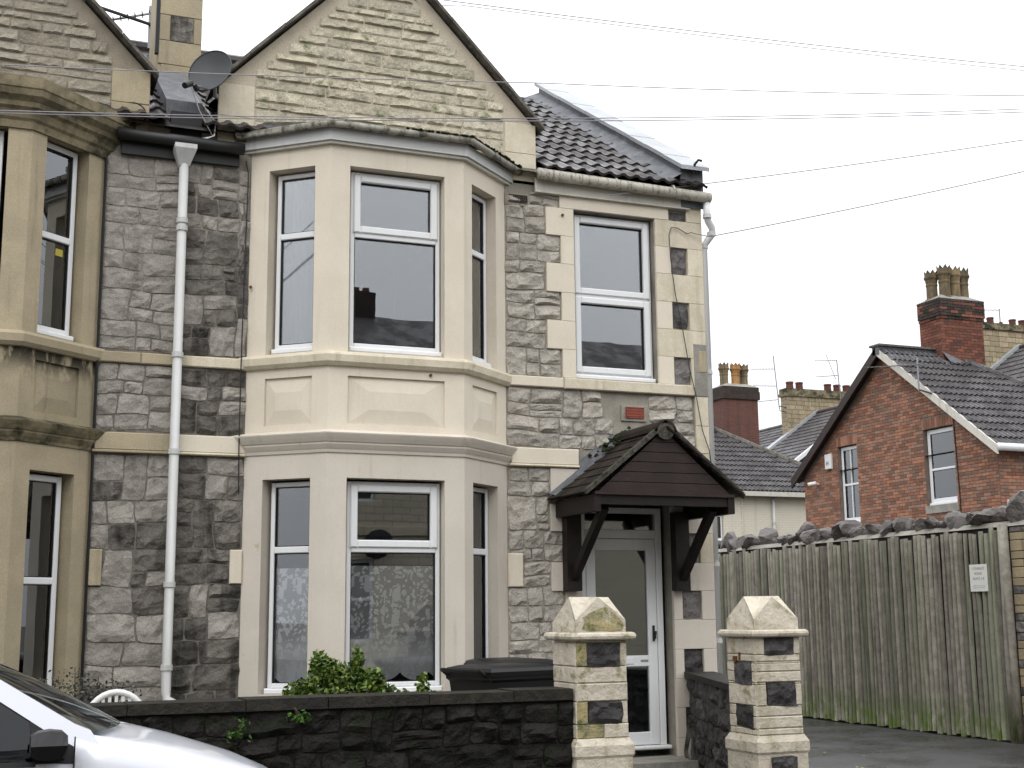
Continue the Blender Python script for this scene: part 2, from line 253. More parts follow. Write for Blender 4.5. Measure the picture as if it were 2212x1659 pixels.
# ------------------------------------------------------------------ mesh helpers
class MB:
    def __init__(s, tf=None): s.v = []; s.f = []; s.tf = tf; s.rnd = []; s.uv = None
    def add(s, vs, fs, rnd=None):
        o = len(s.v); s.v += [tuple(s.tf(*p)) if s.tf else tuple(p) for p in vs]
        s.f += [tuple(i + o for i in f) for f in fs]
        s.rnd += [random.random() if rnd is None else rnd] * len(fs)
        return s
    def box(s, x0, x1, y0, y1, z0, z1):
        return s.add([(x0, y0, z0), (x1, y0, z0), (x1, y1, z0), (x0, y1, z0), (x0, y0, z1), (x1, y0, z1), (x1, y1, z1), (x0, y1, z1)],
                     [(0, 3, 2, 1), (4, 5, 6, 7), (0, 1, 5, 4), (1, 2, 6, 5), (2, 3, 7, 6), (3, 0, 4, 7)])
    def fbox(s, a0, a1, z0, z1, w0, w1, b=.006):      # block with chamfered outward face; local axes (u, w outward, z)
        p = [(a0, w0, z0), (a1, w0, z0), (a1, w0, z1), (a0, w0, z1), (a0, w1 - b, z0), (a1, w1 - b, z0), (a1, w1 - b, z1), (a0, w1 - b, z1),
             (a0 + b, w1, z0 + b), (a1 - b, w1, z0 + b), (a1 - b, w1, z1 - b), (a0 + b, w1, z1 - b)]
        f = [(8, 9, 10, 11)]
        for i in range(4):
            j = (i + 1) % 4; f += [(i, j, 4 + j, 4 + i), (4 + i, 4 + j, 8 + j, 8 + i)]
        return s.add(p, f)
    def poly(s, pts): return s.add(pts, [tuple(range(len(pts)))])
    def prism(s, pts, d):
        n = len(pts); d = Vector(d); q = [tuple(Vector(p) + d) for p in pts]
        return s.add(list(pts) + q, [tuple(range(n - 1, -1, -1)), tuple(range(n, 2 * n))] + [(i, (i + 1) % n, n + (i + 1) % n, n + i) for i in range(n)])
    def beam(s, a, b, w_, h_, upv=(0, 0, 1)):
        a, b = Vector(a), Vector(b); d = (b - a).normalized(); sd = d.cross(Vector(upv)).normalized(); u = sd.cross(d)
        P = []
        for c in (a, b):
            for i, j in ((-1, -1), (1, -1), (1, 1), (-1, 1)): P.append(c + sd * (i * w_ / 2) + u * (j * h_ / 2))
        return s.add(P, [(0, 1, 2, 3), (7, 6, 5, 4), (0, 4, 5, 1), (1, 5, 6, 2), (2, 6, 7, 3), (3, 7, 4, 0)])
    def tube(s, pts, r, n=8, cap=True):
        pts = [Vector(p) for p in pts]; rs = r if isinstance(r, (list, tuple)) else [r] * len(pts); P = []; F = []; prev = None
        for i, p in enumerate(pts):
            d = (pts[min(i + 1, len(pts) - 1)] - pts[max(i - 1, 0)]).normalized()
            if prev is None:
                a = Vector((0, 0, 1)) if abs(d.z) < .9 else Vector((1, 0, 0)); sd = d.cross(a).normalized()
            else: sd = (prev - d * prev.dot(d)).normalized()
            prev = sd; u = d.cross(sd)
            for k in range(n):
                t = 2 * math.pi * k / n; P.append(p + sd * (rs[i] * math.cos(t)) + u * (rs[i] * math.sin(t)))
        for i in range(len(pts) - 1):
            for k in range(n):
                q = (k + 1) % n; F.append((i * n + k, i * n + q, (i + 1) * n + q, (i + 1) * n + k))
        if cap: F += [tuple(range(n - 1, -1, -1)), tuple(range((len(pts) - 1) * n, len(pts) * n))]
        return s.add(P, F)
    def lathe(s, prof, c, n=16):
        P = []; F = []
        for r, z in prof:
            for k in range(n): t = 2 * math.pi * k / n; P.append((c[0] + r * math.cos(t), c[1] + r * math.sin(t), c[2] + z))
        for i in range(len(prof) - 1):
            for k in range(n): q = (k + 1) % n; F.append((i * n + k, i * n + q, (i + 1) * n + q, (i + 1) * n + k))
        F += [tuple(range(n - 1, -1, -1)), tuple(range((len(prof) - 1) * n, len(prof) * n))]
        return s.add(P, F)
    def mesh(s, name, mat, smooth=False):
        me = bpy.data.meshes.new(name); me.from_pydata([tuple(p) for p in s.v], [], s.f)
        me.materials.append(MT[mat])
        if smooth: me.polygons.foreach_set('use_smooth', [True] * len(me.polygons))
        a = me.attributes.new('rnd', 'FLOAT', 'FACE'); a.data.foreach_set('value', s.rnd)
        me.update(); return me
    def build(s, name, mat, parent=None, smooth=False, fix=True):
        me = s.mesh(name, mat, smooth)
        if fix:
            import bmesh
            bm = bmesh.new(); bm.from_mesh(me); bmesh.ops.recalc_face_normals(bm, faces=bm.faces[:]); bm.to_mesh(me); bm.free()
        return link(name, me, parent)
def link(name, me, parent=None, mw=None):
    o = bpy.data.objects.new(name, me); C.objects.link(o)
    if parent is not None:
        o.parent = parent
        if parent.type == 'EMPTY': o.matrix_parent_inverse = Matrix.Translation(-parent.location)
    if mw is not None: o.matrix_basis = mw
    return o
def tag(o, label, cat, group=None):
    o['label'] = label; o['category'] = cat
    if group: o['group'] = group
    return o
def thing(name, label, cat, loc, group=None):
    o = bpy.data.objects.new(name, None); C.objects.link(o); o.location = loc; o.empty_display_size = .2
    return tag(o, label, cat, group)
def struct(o): o['kind'] = 'structure'; return o
def stuff(o): o['kind'] = 'stuff'; return o
def frame(A, B, z=0):       # wall frame from plan point A to B; u along, w outward (towards -Y side), z up
    A, B = Vector((A[0], A[1], 0)), Vector((B[0], B[1], 0)); t = (B - A).normalized(); n = Vector((t.y, -t.x, 0))
    return (lambda u, w, zz: A + t * u + n * w + Vector((0, 0, zz + z))), (B - A).length
FACADE = frame((0, 0), (1, 0))[0]        # u = X, w = -Y
def shell(mb, u0, u1, z0, z1, holes, w=0., depth=.12):     # front sheet with openings and their reveals
    us = sorted({u0, u1} | {h[0] for h in holes} | {h[1] for h in holes}); zs = sorted({z0, z1} | {h[2] for h in holes} | {h[3] for h in holes})
    for i in range(len(us) - 1):
        for j in range(len(zs) - 1):
            cu, cz = (us[i] + us[i + 1]) / 2, (zs[j] + zs[j + 1]) / 2
            if any(h[0] < cu < h[1] and h[2] < cz < h[3] for h in holes): continue
            mb.poly([(us[i], w, zs[j]), (us[i + 1], w, zs[j]), (us[i + 1], w, zs[j + 1]), (us[i], w, zs[j + 1])])
    for h in holes:
        a, b, c, d = h[:4]; dp = h[4] if len(h) > 4 else depth
        q = [(a, c), (b, c), (b, d), (a, d)]
        for k in range(4):
            (p0, p1), (p2, p3) = q[k], q[(k + 1) % 4]
            mb.poly([(p0, w, p1), (p0, w - dp, p1), (p2, w - dp, p3), (p2, w, p3)])
def offset_path(path, out):
    n = []
    for a, b in zip(path, path[1:]):
        d = Vector((b[0] - a[0], b[1] - a[1])).normalized(); n.append(Vector((d.y, -d.x)))
    r = []
    for i, p in enumerate(path):
        p = Vector(p)
        if i == 0: q = p + (Vector((out / n[0].x, 0)) if abs(n[0].x) > .2 else n[0] * out)
        elif i == len(path) - 1: q = p + (Vector((out / n[-1].x, 0)) if abs(n[-1].x) > .2 else n[-1] * out)
        else: q = p + (n[i - 1] + n[i]) * (out / (1 + n[i - 1].dot(n[i])))
        r.append(q)
    return r
def sweep(mb, path, prof, close=True):        # prof: (outward, z) points
    rows = [[(q.x, q.y, z) for q in offset_path(path, o)] for o, z in prof]; n = len(path); m = len(prof)
    P = [p for row in rows for p in row]; F = []
    for i in range(m if close else m - 1):
        for k in range(n - 1): a = i * n; b = ((i + 1) % m) * n; F.append((a + k, a + k + 1, b + k + 1, b + k))
    F += [tuple(i * n for i in range(m)), tuple(i * n + n - 1 for i in range(m))]
    mb.add(P, F)

# ------------------------------------------------------------------ stones
def stone_mesh(mb, x0, x1, z0, z1, base, depth, gap=.008, nu=6, nz=5, rough=1., corner=.14, lip=False):
    W, H = x1 - x0, z1 - z0
    if W < .03 or H < .02: return
    facets = []
    for k in range(random.choice((2, 3, 3))):
        facets.append((random.uniform(.5, 1.05) * depth, random.uniform(-1.1, 1.1) * depth * rough, random.uniform(-1.3, .7) * depth * rough))
    lipk = random.choice((.3, .6, .8, 1., 1.2)); jit = min(W, H) * .04; P = []; idx = {}
    cr = [random.uniform(.3, 1) * corner * min(W, H) for _ in range(4)]
    for j in range(nz):
        for i in range(nu):
            u, v = i / (nu - 1), j / (nz - 1)
            u2 = .5 + (u - .5) * (1 + .25 * (1 - abs(2 * u - 1))) if 0 < i < nu - 1 else u
            x = x0 + gap + (W - 2 * gap) * u2; z = z0 + gap + (H - 2 * gap) * v
            edge = i in (0, nu - 1) or j in (0, nz - 1)
            for ci, (cu, cv) in enumerate(((0, 0), (1, 0), (1, 1), (0, 1))):       # round the corners
                dx, dz = abs(u - cu) * W, abs(v - cv) * H
                if dx < cr[ci] and dz < cr[ci]:
                    k = (1 - dx / cr[ci]) * (1 - dz / cr[ci]) * .3 * cr[ci]
                    x += k * (1 if cu == 0 else -1); z += k * (1 if cv == 0 else -1)
            x += random.uniform(-jit, jit) * (.5 if edge else 1); z += random.uniform(-jit, jit) * (.5 if edge else 1)
            x = min(max(x, x0 + gap * .5), x1 - gap * .5); z = min(max(z, z0 + gap * .5), z1 - gap * .5)
            if lip:
                z = z0 + gap + (H - 2 * gap) * (0, .16, .6, 1)[j]; d = base + .004 + depth * lipk * (.1, .95, .55, .15)[j] * random.uniform(.5, 1.25) * (.5 if i in (0, nu - 1) else 1)
                z += random.uniform(-.006, .006) * (j in (1, 2)); z = min(max(z, z0 + gap * .5), z1 - gap * .5)
            elif edge: d = base + random.uniform(.1, .35) * depth
            else: d = base + max(.25 * depth, min(f[0] + f[1] * (u - .5) * 2 + f[2] * (v - .5) * 2 for f in facets) + random.uniform(-.18, .18) * depth)
            idx[i, j] = len(P)
            if not lip: x, z = warp(x, z)
            P.append((x, d, z))
    F = [(idx[i, j], idx[i + 1, j], idx[i + 1, j + 1], idx[i, j + 1]) for i in range(nu - 1) for j in range(nz - 1)]
    ring = [(i, 0) for i in range(nu)] + [(nu - 1, j) for j in range(1, nz)] + [(i, nz - 1) for i in range(nu - 2, -1, -1)] + [(0, j) for j in range(nz - 2, 0, -1)]
    o = len(P); P += [(P[idx[r]][0], -.01, P[idx[r]][2]) for r in ring]; n = len(ring)
    F += [(idx[ring[k]], o + k, o + (k + 1) % n, idx[ring[(k + 1) % n]]) for k in range(n)]
    mb.add(P, F)
def courses(x0, x1, z0, z1, hr, wr, split=.25, jump=.16):      # squared rubble brought to rough courses, with taller jumper stones
    out = []; z = z0; nb_ = max(1, round((z1 - z0) / (hr[0] + hr[1]))); ws = [random.uniform(.8, 1.2) for _ in range(nb_)]; tot = sum(ws)
    for wk in ws:
        H = (z1 - z0) * wk / tot; x = x0
        while x < x1 - .01:
            one = random.random() < jump or H < hr[0] * 1.5
            W = random.uniform(wr[0], wr[1]) * (.85 if one else random.uniform(1.0, 1.9))
            if x1 - x - W < wr[0] * .7: W = x1 - x
            if one and W < wr[1] * 1.6: out.append((x, x + W, z, z + H))
            else:
                m = 1. if H < hr[0] * 1.5 else random.uniform(.4, .6); rows = [(z, z + H * m)] + ([(z + H * m, z + H)] if m < 1 else [])
                for a, b in rows:
                    if (W > wr[1] * .9 and random.random() < .8) or W > wr[1] * 1.4:
                        k = x + W * random.uniform(.36, .64); out += [(x, k, a, b), (k, x + W, a, b)]
                    elif random.random() < split * .5 and b - a > hr[0] * 1.1: out += [(x, x + W, a, (a + b) / 2), (x, x + W, (a + b) / 2, b)]
                    else: out.append((x, x + W, a, b))
            x += W
        z += H
    return out
def warp(x, z):
    return x + .010 * math.sin(8.3 * z + 1.7 * x) + .006 * math.sin(19 * z + 5 * x), z + .009 * math.sin(5.7 * x + 2.1 * z) + .006 * math.sin(14 * x + 7 * z)
def stones(parent, rects, tf, mat, base=.0, depth=.035, name='stone', gap=.006, rough=1., nu=6, nz=5, corner=.14, lip=False):
    for (a, b, c, d) in rects:
        m = MB(tf); stone_mesh(m, a, b, c, d, base, depth * random.uniform(.7, 1.25), gap, nu, nz, rough, corner, lip)
        if m.f: link(name, m.mesh(name, mat(a, b, c, d) if callable(mat) else mat), parent)

# ------------------------------------------------------------------ ground
struct(MB().box(-300, 300, -300, 300, -.3, -.02).build('ground', 'road'))
struct(MB().poly([(-60, -10.2, 0), (60, -10.2, 0), (60, -4.55, 0), (-60, -4.55, 0)]).build('road', 'asphalt'))
struct(MB().poly([(6.3, -4.55, .0), (12.6, -4.55, .0), (12.6, 16, .0), (6.3, 16, .0)]).build('lane', 'asphalt'))
struct(MB().box(-60, 6.2, -4.4, -2.2, -.1, .12).build('pavement', 'paving'))
kb = struct(MB().box(-60, 6.2, -4.55, -4.404, -.1, .125).build('kerb', 'concrete'))
struct(MB().box(-60, 60, -14, -10.35, -.1, .12).build('pavement_opposite', 'paving'))
struct(MB().box(-4, 6.35, -2.2, .3, -.1, .2).build('garden_ground', 'soil'))
struct(MB().box(4.5, 5.5, -2.65, -.3, -.1, .215).build('garden_path', 'paving'))
st = struct(MB(FACADE).box(5.15, 6.35, .0, .45, .1, .30).build('door_step', 'concrete'))

# ------------------------------------------------------------------ windows
def window(root, tf, u0, u1, z0, z1, zt=None, w=-.1, sash=True, fw=.04, mat='upvc', gl='glass', cill=.05, name='window', sash_low=False):
    """white framed window; local frame (u, w, z); the frame part carries panes, opening sashes and cill"""
    m = MB(tf); d = .06
    m.fbox(u0, u0 + fw, z0, z1, w - d, w); m.fbox(u1 - fw, u1, z0, z1, w - d, w)
    m.fbox(u0 + fw, u1 - fw, z1 - fw, z1, w - d, w); m.fbox(u0 + fw, u1 - fw, z0, z0 + fw, w - d, w)
    bays = [(z0 + fw, z1 - fw)]
    if zt:
        m.fbox(u0 + fw, u1 - fw, zt - .028, zt + .028, w - d, w + .004); bays = [(zt + .028, z1 - fw), (z0 + fw, zt - .028)]
    fr = m.build(name, mat, root)
    for k, (a, b) in enumerate(bays):
        ua, ub = u0 + fw, u1 - fw
        if (sash and k == 0 and zt) or (sash_low and k == 1) or (sash and not zt):
            s = MB(tf); sw = .052; ov = .014
            s.fbox(ua - ov, ua + sw, a - ov, b + ov, w - .03, w + .022, .01); s.fbox(ub - sw, ub + ov, a - ov, b + ov, w - .03, w + .022, .01)
            s.fbox(ua + sw, ub - sw, b - sw, b + ov, w - .03, w + .0215, .01); s.fbox(ua + sw, ub - sw, a - ov, a + sw, w - .03, w + .0215, .01)
            s.build('sash', mat, fr); ua += sw; ub -= sw; a += sw; b -= sw
        p = MB(tf); p.box(ua - .005, ub + .005, w - .034, w - .028, a - .005, b + .005); p.build('pane', gl, fr)
        g = MB(tf)
        for q in ((ua, ua + .008, a, b), (ub - .008, ub, a, b), (ua + .008, ub - .008, a, a + .008), (ua + .008, ub - .008, b - .008, b)):
            g.box(q[0], q[1], w - .027, w - .012, q[2], q[3])
        g.build('gasket', 'black', fr)
    if cill:
        c = MB(tf); c.fbox(u0 - .01, u1 + .01, z0 - cill, z0 - .001, w - d, w + .05, .012); c.build('cill', mat, fr)
    return fr
def room(root, tf, u0, u1, z0, z1, w0=-.22, w1=-2.6, mat='room'):
    m = MB(tf); p = [(u0, w0, z0), (u1, w0, z0), (u1, w1, z0), (u0, w1, z0), (u0, w0, z1), (u1, w0, z1), (u1, w1, z1), (u0, w1, z1)]
    m.add(p, [(0, 1, 2, 3), (4, 5, 6, 7), (1, 2, 6, 5), (2, 3, 7, 6), (3, 0, 4, 7)]); m.build('room_interior', mat, root, fix=False)
def drape(parent, tf, u0, u1, z0, z1, w, mat, folds=4, amp=.03, name='curtain'):
    m = MB(tf); n = folds * 6; P = []
    for i in range(n + 1):
        u = u0 + (u1 - u0) * i / n; d = w + amp * math.sin(i / n * folds * 2 * math.pi); P += [(u, d, z0), (u, d, z1)]
    m.add(P, [(2 * i, 2 * i + 2, 2 * i + 3, 2 * i + 1) for i in range(n)]); return m.build(name, mat, parent, smooth=True, fix=False)

# ------------------------------------------------------------------ bay window (two storeys, canted)
def bay(root, P, low, mid, hi, band, trim, upper_top, zlo=.1, dirty=False):
    faces = [frame(P[0], P[1]), frame(P[1], P[2]), frame(P[2], P[3])]
    O = [(.185, .645), (.175, 1.065), (.155, .625)]
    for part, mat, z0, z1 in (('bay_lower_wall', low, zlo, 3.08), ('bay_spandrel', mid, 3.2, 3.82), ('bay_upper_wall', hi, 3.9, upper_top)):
        for k, (tf, ln) in enumerate(faces):
            m = MB(tf)
            if part == 'bay_spandrel':
                a, b = O[k]; shell(m, 0, ln, z0, z1, [(a, b, 3.29, 3.71, .025)], 0)
                ox, oz = (b - a) * .22, .13; q0 = [(a, 3.29), (b, 3.29), (b, 3.71), (a, 3.71)]       # fielded panel
                q1 = [(a + ox, 3.29 + oz), (b - ox, 3.29 + oz), (b - ox, 3.71 - oz), (a + ox, 3.71 - oz)]
                V = [(x, -.025, z) for x, z in q0] + [(x, -.004, z) for x, z in q1]
                m.add(V, [(4, 5, 6, 7)] + [(i, (i + 1) % 4, 4 + (i + 1) % 4, 4 + i) for i in range(4)])
            else:
                h = (1.0, 2.82) if z0 < 1 else (3.925, 5.62)
                shell(m, 0, ln, z0, z1, [(O[k][0], O[k][1], h[0], h[1], .17)], 0)
            m.build(part, mat, root, fix=False)
    m = MB(); sweep(m, P, [(0, 3.79), (.03, 3.795), (.055, 3.825), (.06, 3.885), (.045, 3.91), (-.03, 3.93)]); m.build('sill_band', band, root)
    m = MB(); sweep(m, P, [(-.01, 3.03), (.012, 3.035), (.018, 3.06), (.028, 3.075), (.045, 3.105), (.046, 3.12), (.055, 3.125), (.075, 3.16), (.09, 3.19), (.092, 3.2), (.06, 3.215), (-.01, 3.235)]); m.build('cornice', trim, root)
    return faces, O

XM = 1.47     # party line between the two houses
house = thing('terraced_house', 'cream painted corner terrace house with grey stone walls, bay and porch', 'house', (3.9, 1.5, 0))
PM = [(2.09, 0), (2.70, -.52), (3.95, -.52), (4.56, 0)]
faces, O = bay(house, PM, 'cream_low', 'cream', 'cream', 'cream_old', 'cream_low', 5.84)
for k, (tf, ln) in enumerate(faces):
    a, b = O[k]; e = .012
    fr = window(house, tf, a + e + .02, b - e, 3.985, 5.60, 5.02, -.1, sash=(k == 1), mat='upvc')
    fr = window(house, tf, a + e + .02, b - e, 1.05, 2.80, 2.215, -.1, sash=(k == 1), gl='glass_low')
# rooms behind the bay glass
for z0, z1 in ((.6, 2.98), (3.6, 5.75)):
    m = MB(); p = [(2.2, .08), (2.80, -.38), (3.85, -.38), (4.45, .08), (4.45, 3.4), (2.2, 3.4)]
    n = len(p); V = [(x, y, z0) for x, y in p] + [(x, y, z1) for x, y in p]
    m.add(V, [tuple(range(n)), tuple(range(n, 2 * n)), (3, 4, n + 4, n + 3), (4, 5, n + 5, n + 4), (5, 0, n, n + 5)]); m.build('room_interior', 'room', house, fix=False)
drape(house, faces[0][0], .27, .42, 3.95, 5.6, -.3, 'curtain', 3); drape(house, faces[2][0], .3, .62, 3.95, 5.6, -.28, 'curtain', 5)
# spare render keyed into the wall beside the bay
for q in ((4.56, 4.71, 1.90, 2.21), (1.985, 2.09, 1.93, 2.22)):
    m = MB(FACADE); m.fbox(*q, -.01, .03, .008); m.build('quoin', 'cream', house)

# facade backing wall (mortar) with openings
m = MB(FACADE); shell(m, XM, 6.75, .1, 5.95, [(2.12, 4.53, .1, 5.9, .02), (5.29, 6.20, 3.91, 5.62, .16), (5.31, 6.29, .3, 2.72, .16)], .0)
wall = m.build('stone_wall', 'mortar', house, fix=False)
m = MB(); m.poly([(6.75, 0, 0), (6.75, 7, 0), (6.75, 7, 5.9), (6.75, 3.5, 8.1), (6.75, 0, 5.9)]); m.build('end_wall', 'cream', house, fix=False)
m = MB(); m.poly([(6.75, 7, 0), (XM, 7, 0), (XM, 7, 5.9), (6.75, 7, 5.9)]); m.build('rear_wall', 'cream', house, fix=False)
# left strip of wall beside the downpipe, sooty
m = MB(FACADE); m.poly([(XM, .0015, .2), (2.088, .0015, .2), (2.088, .0015, 4.9), (XM, .0015, 4.9)]); m.build('sooty_pointing', 'mortar_m', house, fix=False)
stones(wall, courses(XM, 1.985, 3.91, 5.65, (.11, .19), (.16, .30)) + courses(1.985, 2.085, 3.91, 5.65, (.12, .2), (.1, .11), 0) + courses(XM, 2.085, 3.215, 3.79, (.13, .2), (.17, .32))
       + courses(XM, 2.085, 2.225, 3.02, (.13, .21), (.16, .32)) + courses(XM, 1.98, 1.92, 2.225, (.14, .17), (.16, .3)) + courses(XM, 2.085, .2, 1.92, (.15, .24), (.17, .36)),
       FACADE, lambda a, b, c, d: 'stone_d' if random.random() < (.8 if d < 5.1 else .3) else 'stone', .002, .028, rough=.8)
# right hand panels
RP = [(4.58, 5.14, 5.62, 5.71), (4.82, 5.14, 5.71, 5.75), (4.565, 4.995, 5.33, 5.62), (4.565, 5.14, 5.05, 5.33), (4.565, 4.985, 4.76, 5.05), (4.565, 5.14, 4.475, 4.76), (4.565, 4.985, 4.19, 4.475), (4.565, 5.145, 3.915, 4.19)]
for q in RP: stones(wall, courses(*q, (.09, .17), (.16, .34), .15), FACADE, 'stone_r', .002, .026, gap=.007, rough=.8)
rest = [r for r in courses(4.565, 6.59, 3.22, 3.795, (.12, .21), (.15, .40), .25) if not (r[0] < 6.07 and r[1] > 5.76 and r[2] < 3.70 and r[3] > 3.50)]
stones(wall, rest + [(5.60, 5.775, 3.5, 3.7), (6.055, 6.25, 3.5, 3.7)][:0], FACADE, 'stone_r', .002, .03, gap=.007, rough=1., corner=.2)
lowp = [(4.565, 4.995, 2.42, 3.025), (4.565, 5.14, 2.13, 2.42), (4.715, 4.995, 1.90, 2.13), (4.565, 5.14, 1.58, 1.90), (4.565, 4.995, 1.30, 1.58), (4.565, 5.14, 1.02, 1.30), (4.565, 4.995, .2, 1.02)]
for q in lowp: stones(wall, courses(*q, (.13, .22), (.18, .36), .15), FACADE, 'stone_r', .002, .024, gap=.007, rough=.8)
# string courses
for (a, b, c, d, mt, pr) in ((XM, 2.075, 3.80, 3.895, 'cream_old', .035), (4.575, 5.155, 3.805, 3.905, 'cream', .035), (5.158, 6.595, 3.80, 3.905, 'cream_old', .05), (XM, 2.09, 3.05, 3.20, 'cream', .035), (4.60, 5.30, 3.055, 3.21, 'cream', .035), (XM, 2.09, 3.025, 3.048, 'cream_old', .05), (4.575, 5.30, 3.03, 3.053, 'cream_old', .05)):
    m = MB(FACADE); m.fbox(a, b, c, d, -.01, pr, .008); m.build('string_course', mt, house)
# dressed quoins and window surround, painted
zs = [3.908, 4.19, 4.475, 4.76, 5.05, 5.335, 5.62]
for i in range(6):
    a = 5.148 if i % 2 == 0 else 4.99
    m = MB(FACADE); m.fbox(a, 5.289, zs[i] + .001, zs[i + 1] - .001, -.01, .03, .003); m.build('quoin', 'cream', house)
    c, d = zs[i] + .001, zs[i + 1] - .001
    if i % 2 == 0 or i == 6:
        zt = 3.9 if i == 0 else c
        if i in (0, 2, 4):
            lo, hi_ = ((4.18 - .27, 4.18), (4.47, 4.75), (5.04, 5.30))[(0, 2, 4).index(i)]
        bl = [(6.201, 6.375), (6.572, 6.748)]
        for q in bl: m = MB(FACADE); m.fbox(q[0], q[1], c, d, -.01, .03, .003); m.build('quoin', 'cream' if q[0] < 6.5 else 'cream_old', house)
        m = MB(FACADE); stone_mesh(m, 6.378, 6.57, c + .004, d - .004, -.004, .035, .006); m.build('inset_stone', 'stone_in', house, fix=False)
    else:
        m = MB(FACADE); m.fbox(6.201, 6.748, c, d, -.01, .03, .003); m.build('quoin', 'cream_old', house)
m = MB(FACADE); m.fbox(5.14, 6.36, 5.622, 5.745, -.01, .03, .003); m.build('lintel', 'cream', house)
m = MB(FACADE); stone_mesh(m, 6.365, 6.565, 5.61, 5.735, 0, .03, .006); m.build('inset_stone', 'stone_in', house, fix=False)
m = MB(FACADE); m.fbox(6.57, 6.748, 5.622, 5.95, -.01, .03, .003); m.build('quoin', 'cream_old', house)
# patch of bare grey repair on the corner
m = MB(FACADE); m.fbox(6.6, 6.752, 3.80, 4.34, .0, .033, .004); m.build('repair_patch', 'concrete', house)
m = MB(FACADE); m.fbox(6.655, 6.745, 4.05, 4.27, .03, .038, .004); m.build('repair_block', 'bath', house)
for z0, z1 in ((3.5, 3.797), (3.22, 3.497), (2.95, 3.215)): m = MB(FACADE); m.fbox(6.602, 6.75, z0 + .001, z1, -.01, .03, .003); m.build('quoin', 'cream_old', house)
m = MB(FACADE); m.fbox(6.30, 6.6, 2.70, 3.215, -.01, .03, .003); m.build('quoin', 'cream', house)
# door surround
zd = [.2, .47, .75, 1.02, 1.30, 1.58, 1.86, 2.13, 2.42, 2.68]
for i in range(9):
    c, d = zd[i] + .001, zd[i + 1] - .001; wide = i % 2 == 0
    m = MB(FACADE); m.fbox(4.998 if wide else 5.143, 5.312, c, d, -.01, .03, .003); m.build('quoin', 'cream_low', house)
    if i % 2 == 1 and i < 9:
        for q in ((6.289, 6.385), (6.602, 6.75)): m = MB(FACADE); m.fbox(q[0], q[1], c, d, -.01, .03, .003); m.build('quoin', 'cream_low' if i < 7 else 'cream_old', house)
        m = MB(FACADE); stone_mesh(m, 6.388, 6.60, c, d, -.004, .032, .005); m.build('inset_stone', 'stone_k' if i < 4 else 'stone_in', house, fix=False)
    else:
        m = MB(FACADE); m.fbox(6.289, 6.75, c, d, -.01, .03, .003); m.build('quoin', 'cream_low', house)
m = MB(FACADE); m.fbox(5.0, 6.29, 2.722, 3.02, -.01, .03, .003); m.build('lintel', 'cream_low', house)
m = MB(FACADE); m.fbox(6.6, 6.75, 2.682, 2.945, -.01, .03, .003); m.build('quoin', 'cream', house)
# upper right window
window(house, FACADE, 5.305, 6.185, 3.965, 5.605, 4.77, -.07, sash=True, sash_low=True, fw=.035, cill=.05)
room(house, FACADE, 5.0, 6.6, 3.6, 5.8, -.2); room(house, FACADE, 5.0, 6.7, .2, 2.9, -.25, -1.3, 'hall')
# air bricks
def airbrick(x0, x1, z0, z1, nx, nz, mat):
    m = MB(FACADE); us = [x0 + (x1 - x0) * (i + (.25 if j == 0 else .75)) / nx for i in range(nx) for j in (0, 1)]
    hol = [(us[2 * i], us[2 * i + 1], z0 + (z1 - z0) * (j + .25) / nz, z0 + (z1 - z0) * (j + .75) / nz, .05) for i in range(nx) for j in range(nz)]
    shell(m, x0, x1, z0, z1, hol, .028); ab = m.build('air_brick', mat, house, fix=False)
    m = MB(FACADE); m.box(x0, x1, -.03, -.02, z0, z1); m.build('vent_void', 'void', ab)
    m = MB(FACADE); m.fbox(x0 - .04, x1 + .03, z0 - .03, z1 + .015, -.01, .016, .003); m.build('vent_mortar', 'mortar', ab)
airbrick(5.815, 6.02, 3.545, 3.655, 9, 4, 'terra'); airbrick(4.60, 4.795, 5.63, 5.705, 8, 3, 'brick_s')
# rust fixings and bolts
for x, y, z in ((3.63, -.525, 3.755), (5.165, -.035, 5.545), (2.1, -.035, 4.55)):
    m = MB(); m.tube([(x, y, z), (x, y - .012, z)], .014, 8); m.build('rusty_bolt', 'rust', house)

# ------------------------------------------------------------------ front door
df = MB(FACADE); u0, u1 = 5.345, 6.24
df.fbox(u0, u0 + .065, .4, 2.67, -.17, -.1); df.fbox(u1 - .065, u1, .4, 2.67, -.17, -.1); df.fbox(u0 + .065, u1 - .065, 2.615, 2.67, -.17, -.1)
df.fbox(u0 + .065, u1 - .065, 2.37, 2.455, -.17, -.098); df.fbox(u0 - .02, u1 + .02, .365, .4, -.17, -.03, .01)
dfr = df.build('door_frame', 'upvc', house)
p = MB(FACADE); p.box(u0 + .06, u1 - .06, -.145, -.139, 2.45, 2.62); p.build('transom_pane', 'glass_d', dfr)
dl = MB(FACADE); a, b = u0 + .07, u1 - .07
for q in ((a, a + .1, .405, 2.365), (b - .1, b, .405, 2.365), (a + .1, b - .1, 2.255, 2.365), (a + .1, b - .1, 1.14, 1.245), (a + .1, b - .1, .405, .525)): dl.fbox(*q, -.15, -.105, .006)
door = dl.build('front_door', 'upvc', house)
for z0, z1 in ((1.245, 2.255), (.525, 1.14)): p = MB(FACADE); p.box(a + .095, b - .095, -.135, -.13, z0 - .005, z1 + .005); p.build('door_pane', 'glass_d', door)
h = MB(FACADE); h.fbox(b - .055, b - .033, 1.38, 1.53, -.105, -.09, .004); h.tube([(b - .045, -.09, 1.47), (b - .045, -.05, 1.47), (b - .055, -.05, 1.40)], .011, 8); h.build('door_handle', 'black', door)
h = MB(FACADE); h.fbox(5.62, 5.9, 1.165, 1.225, -.105, -.096, .004); h.build('letter_slot', 'upvc', door)
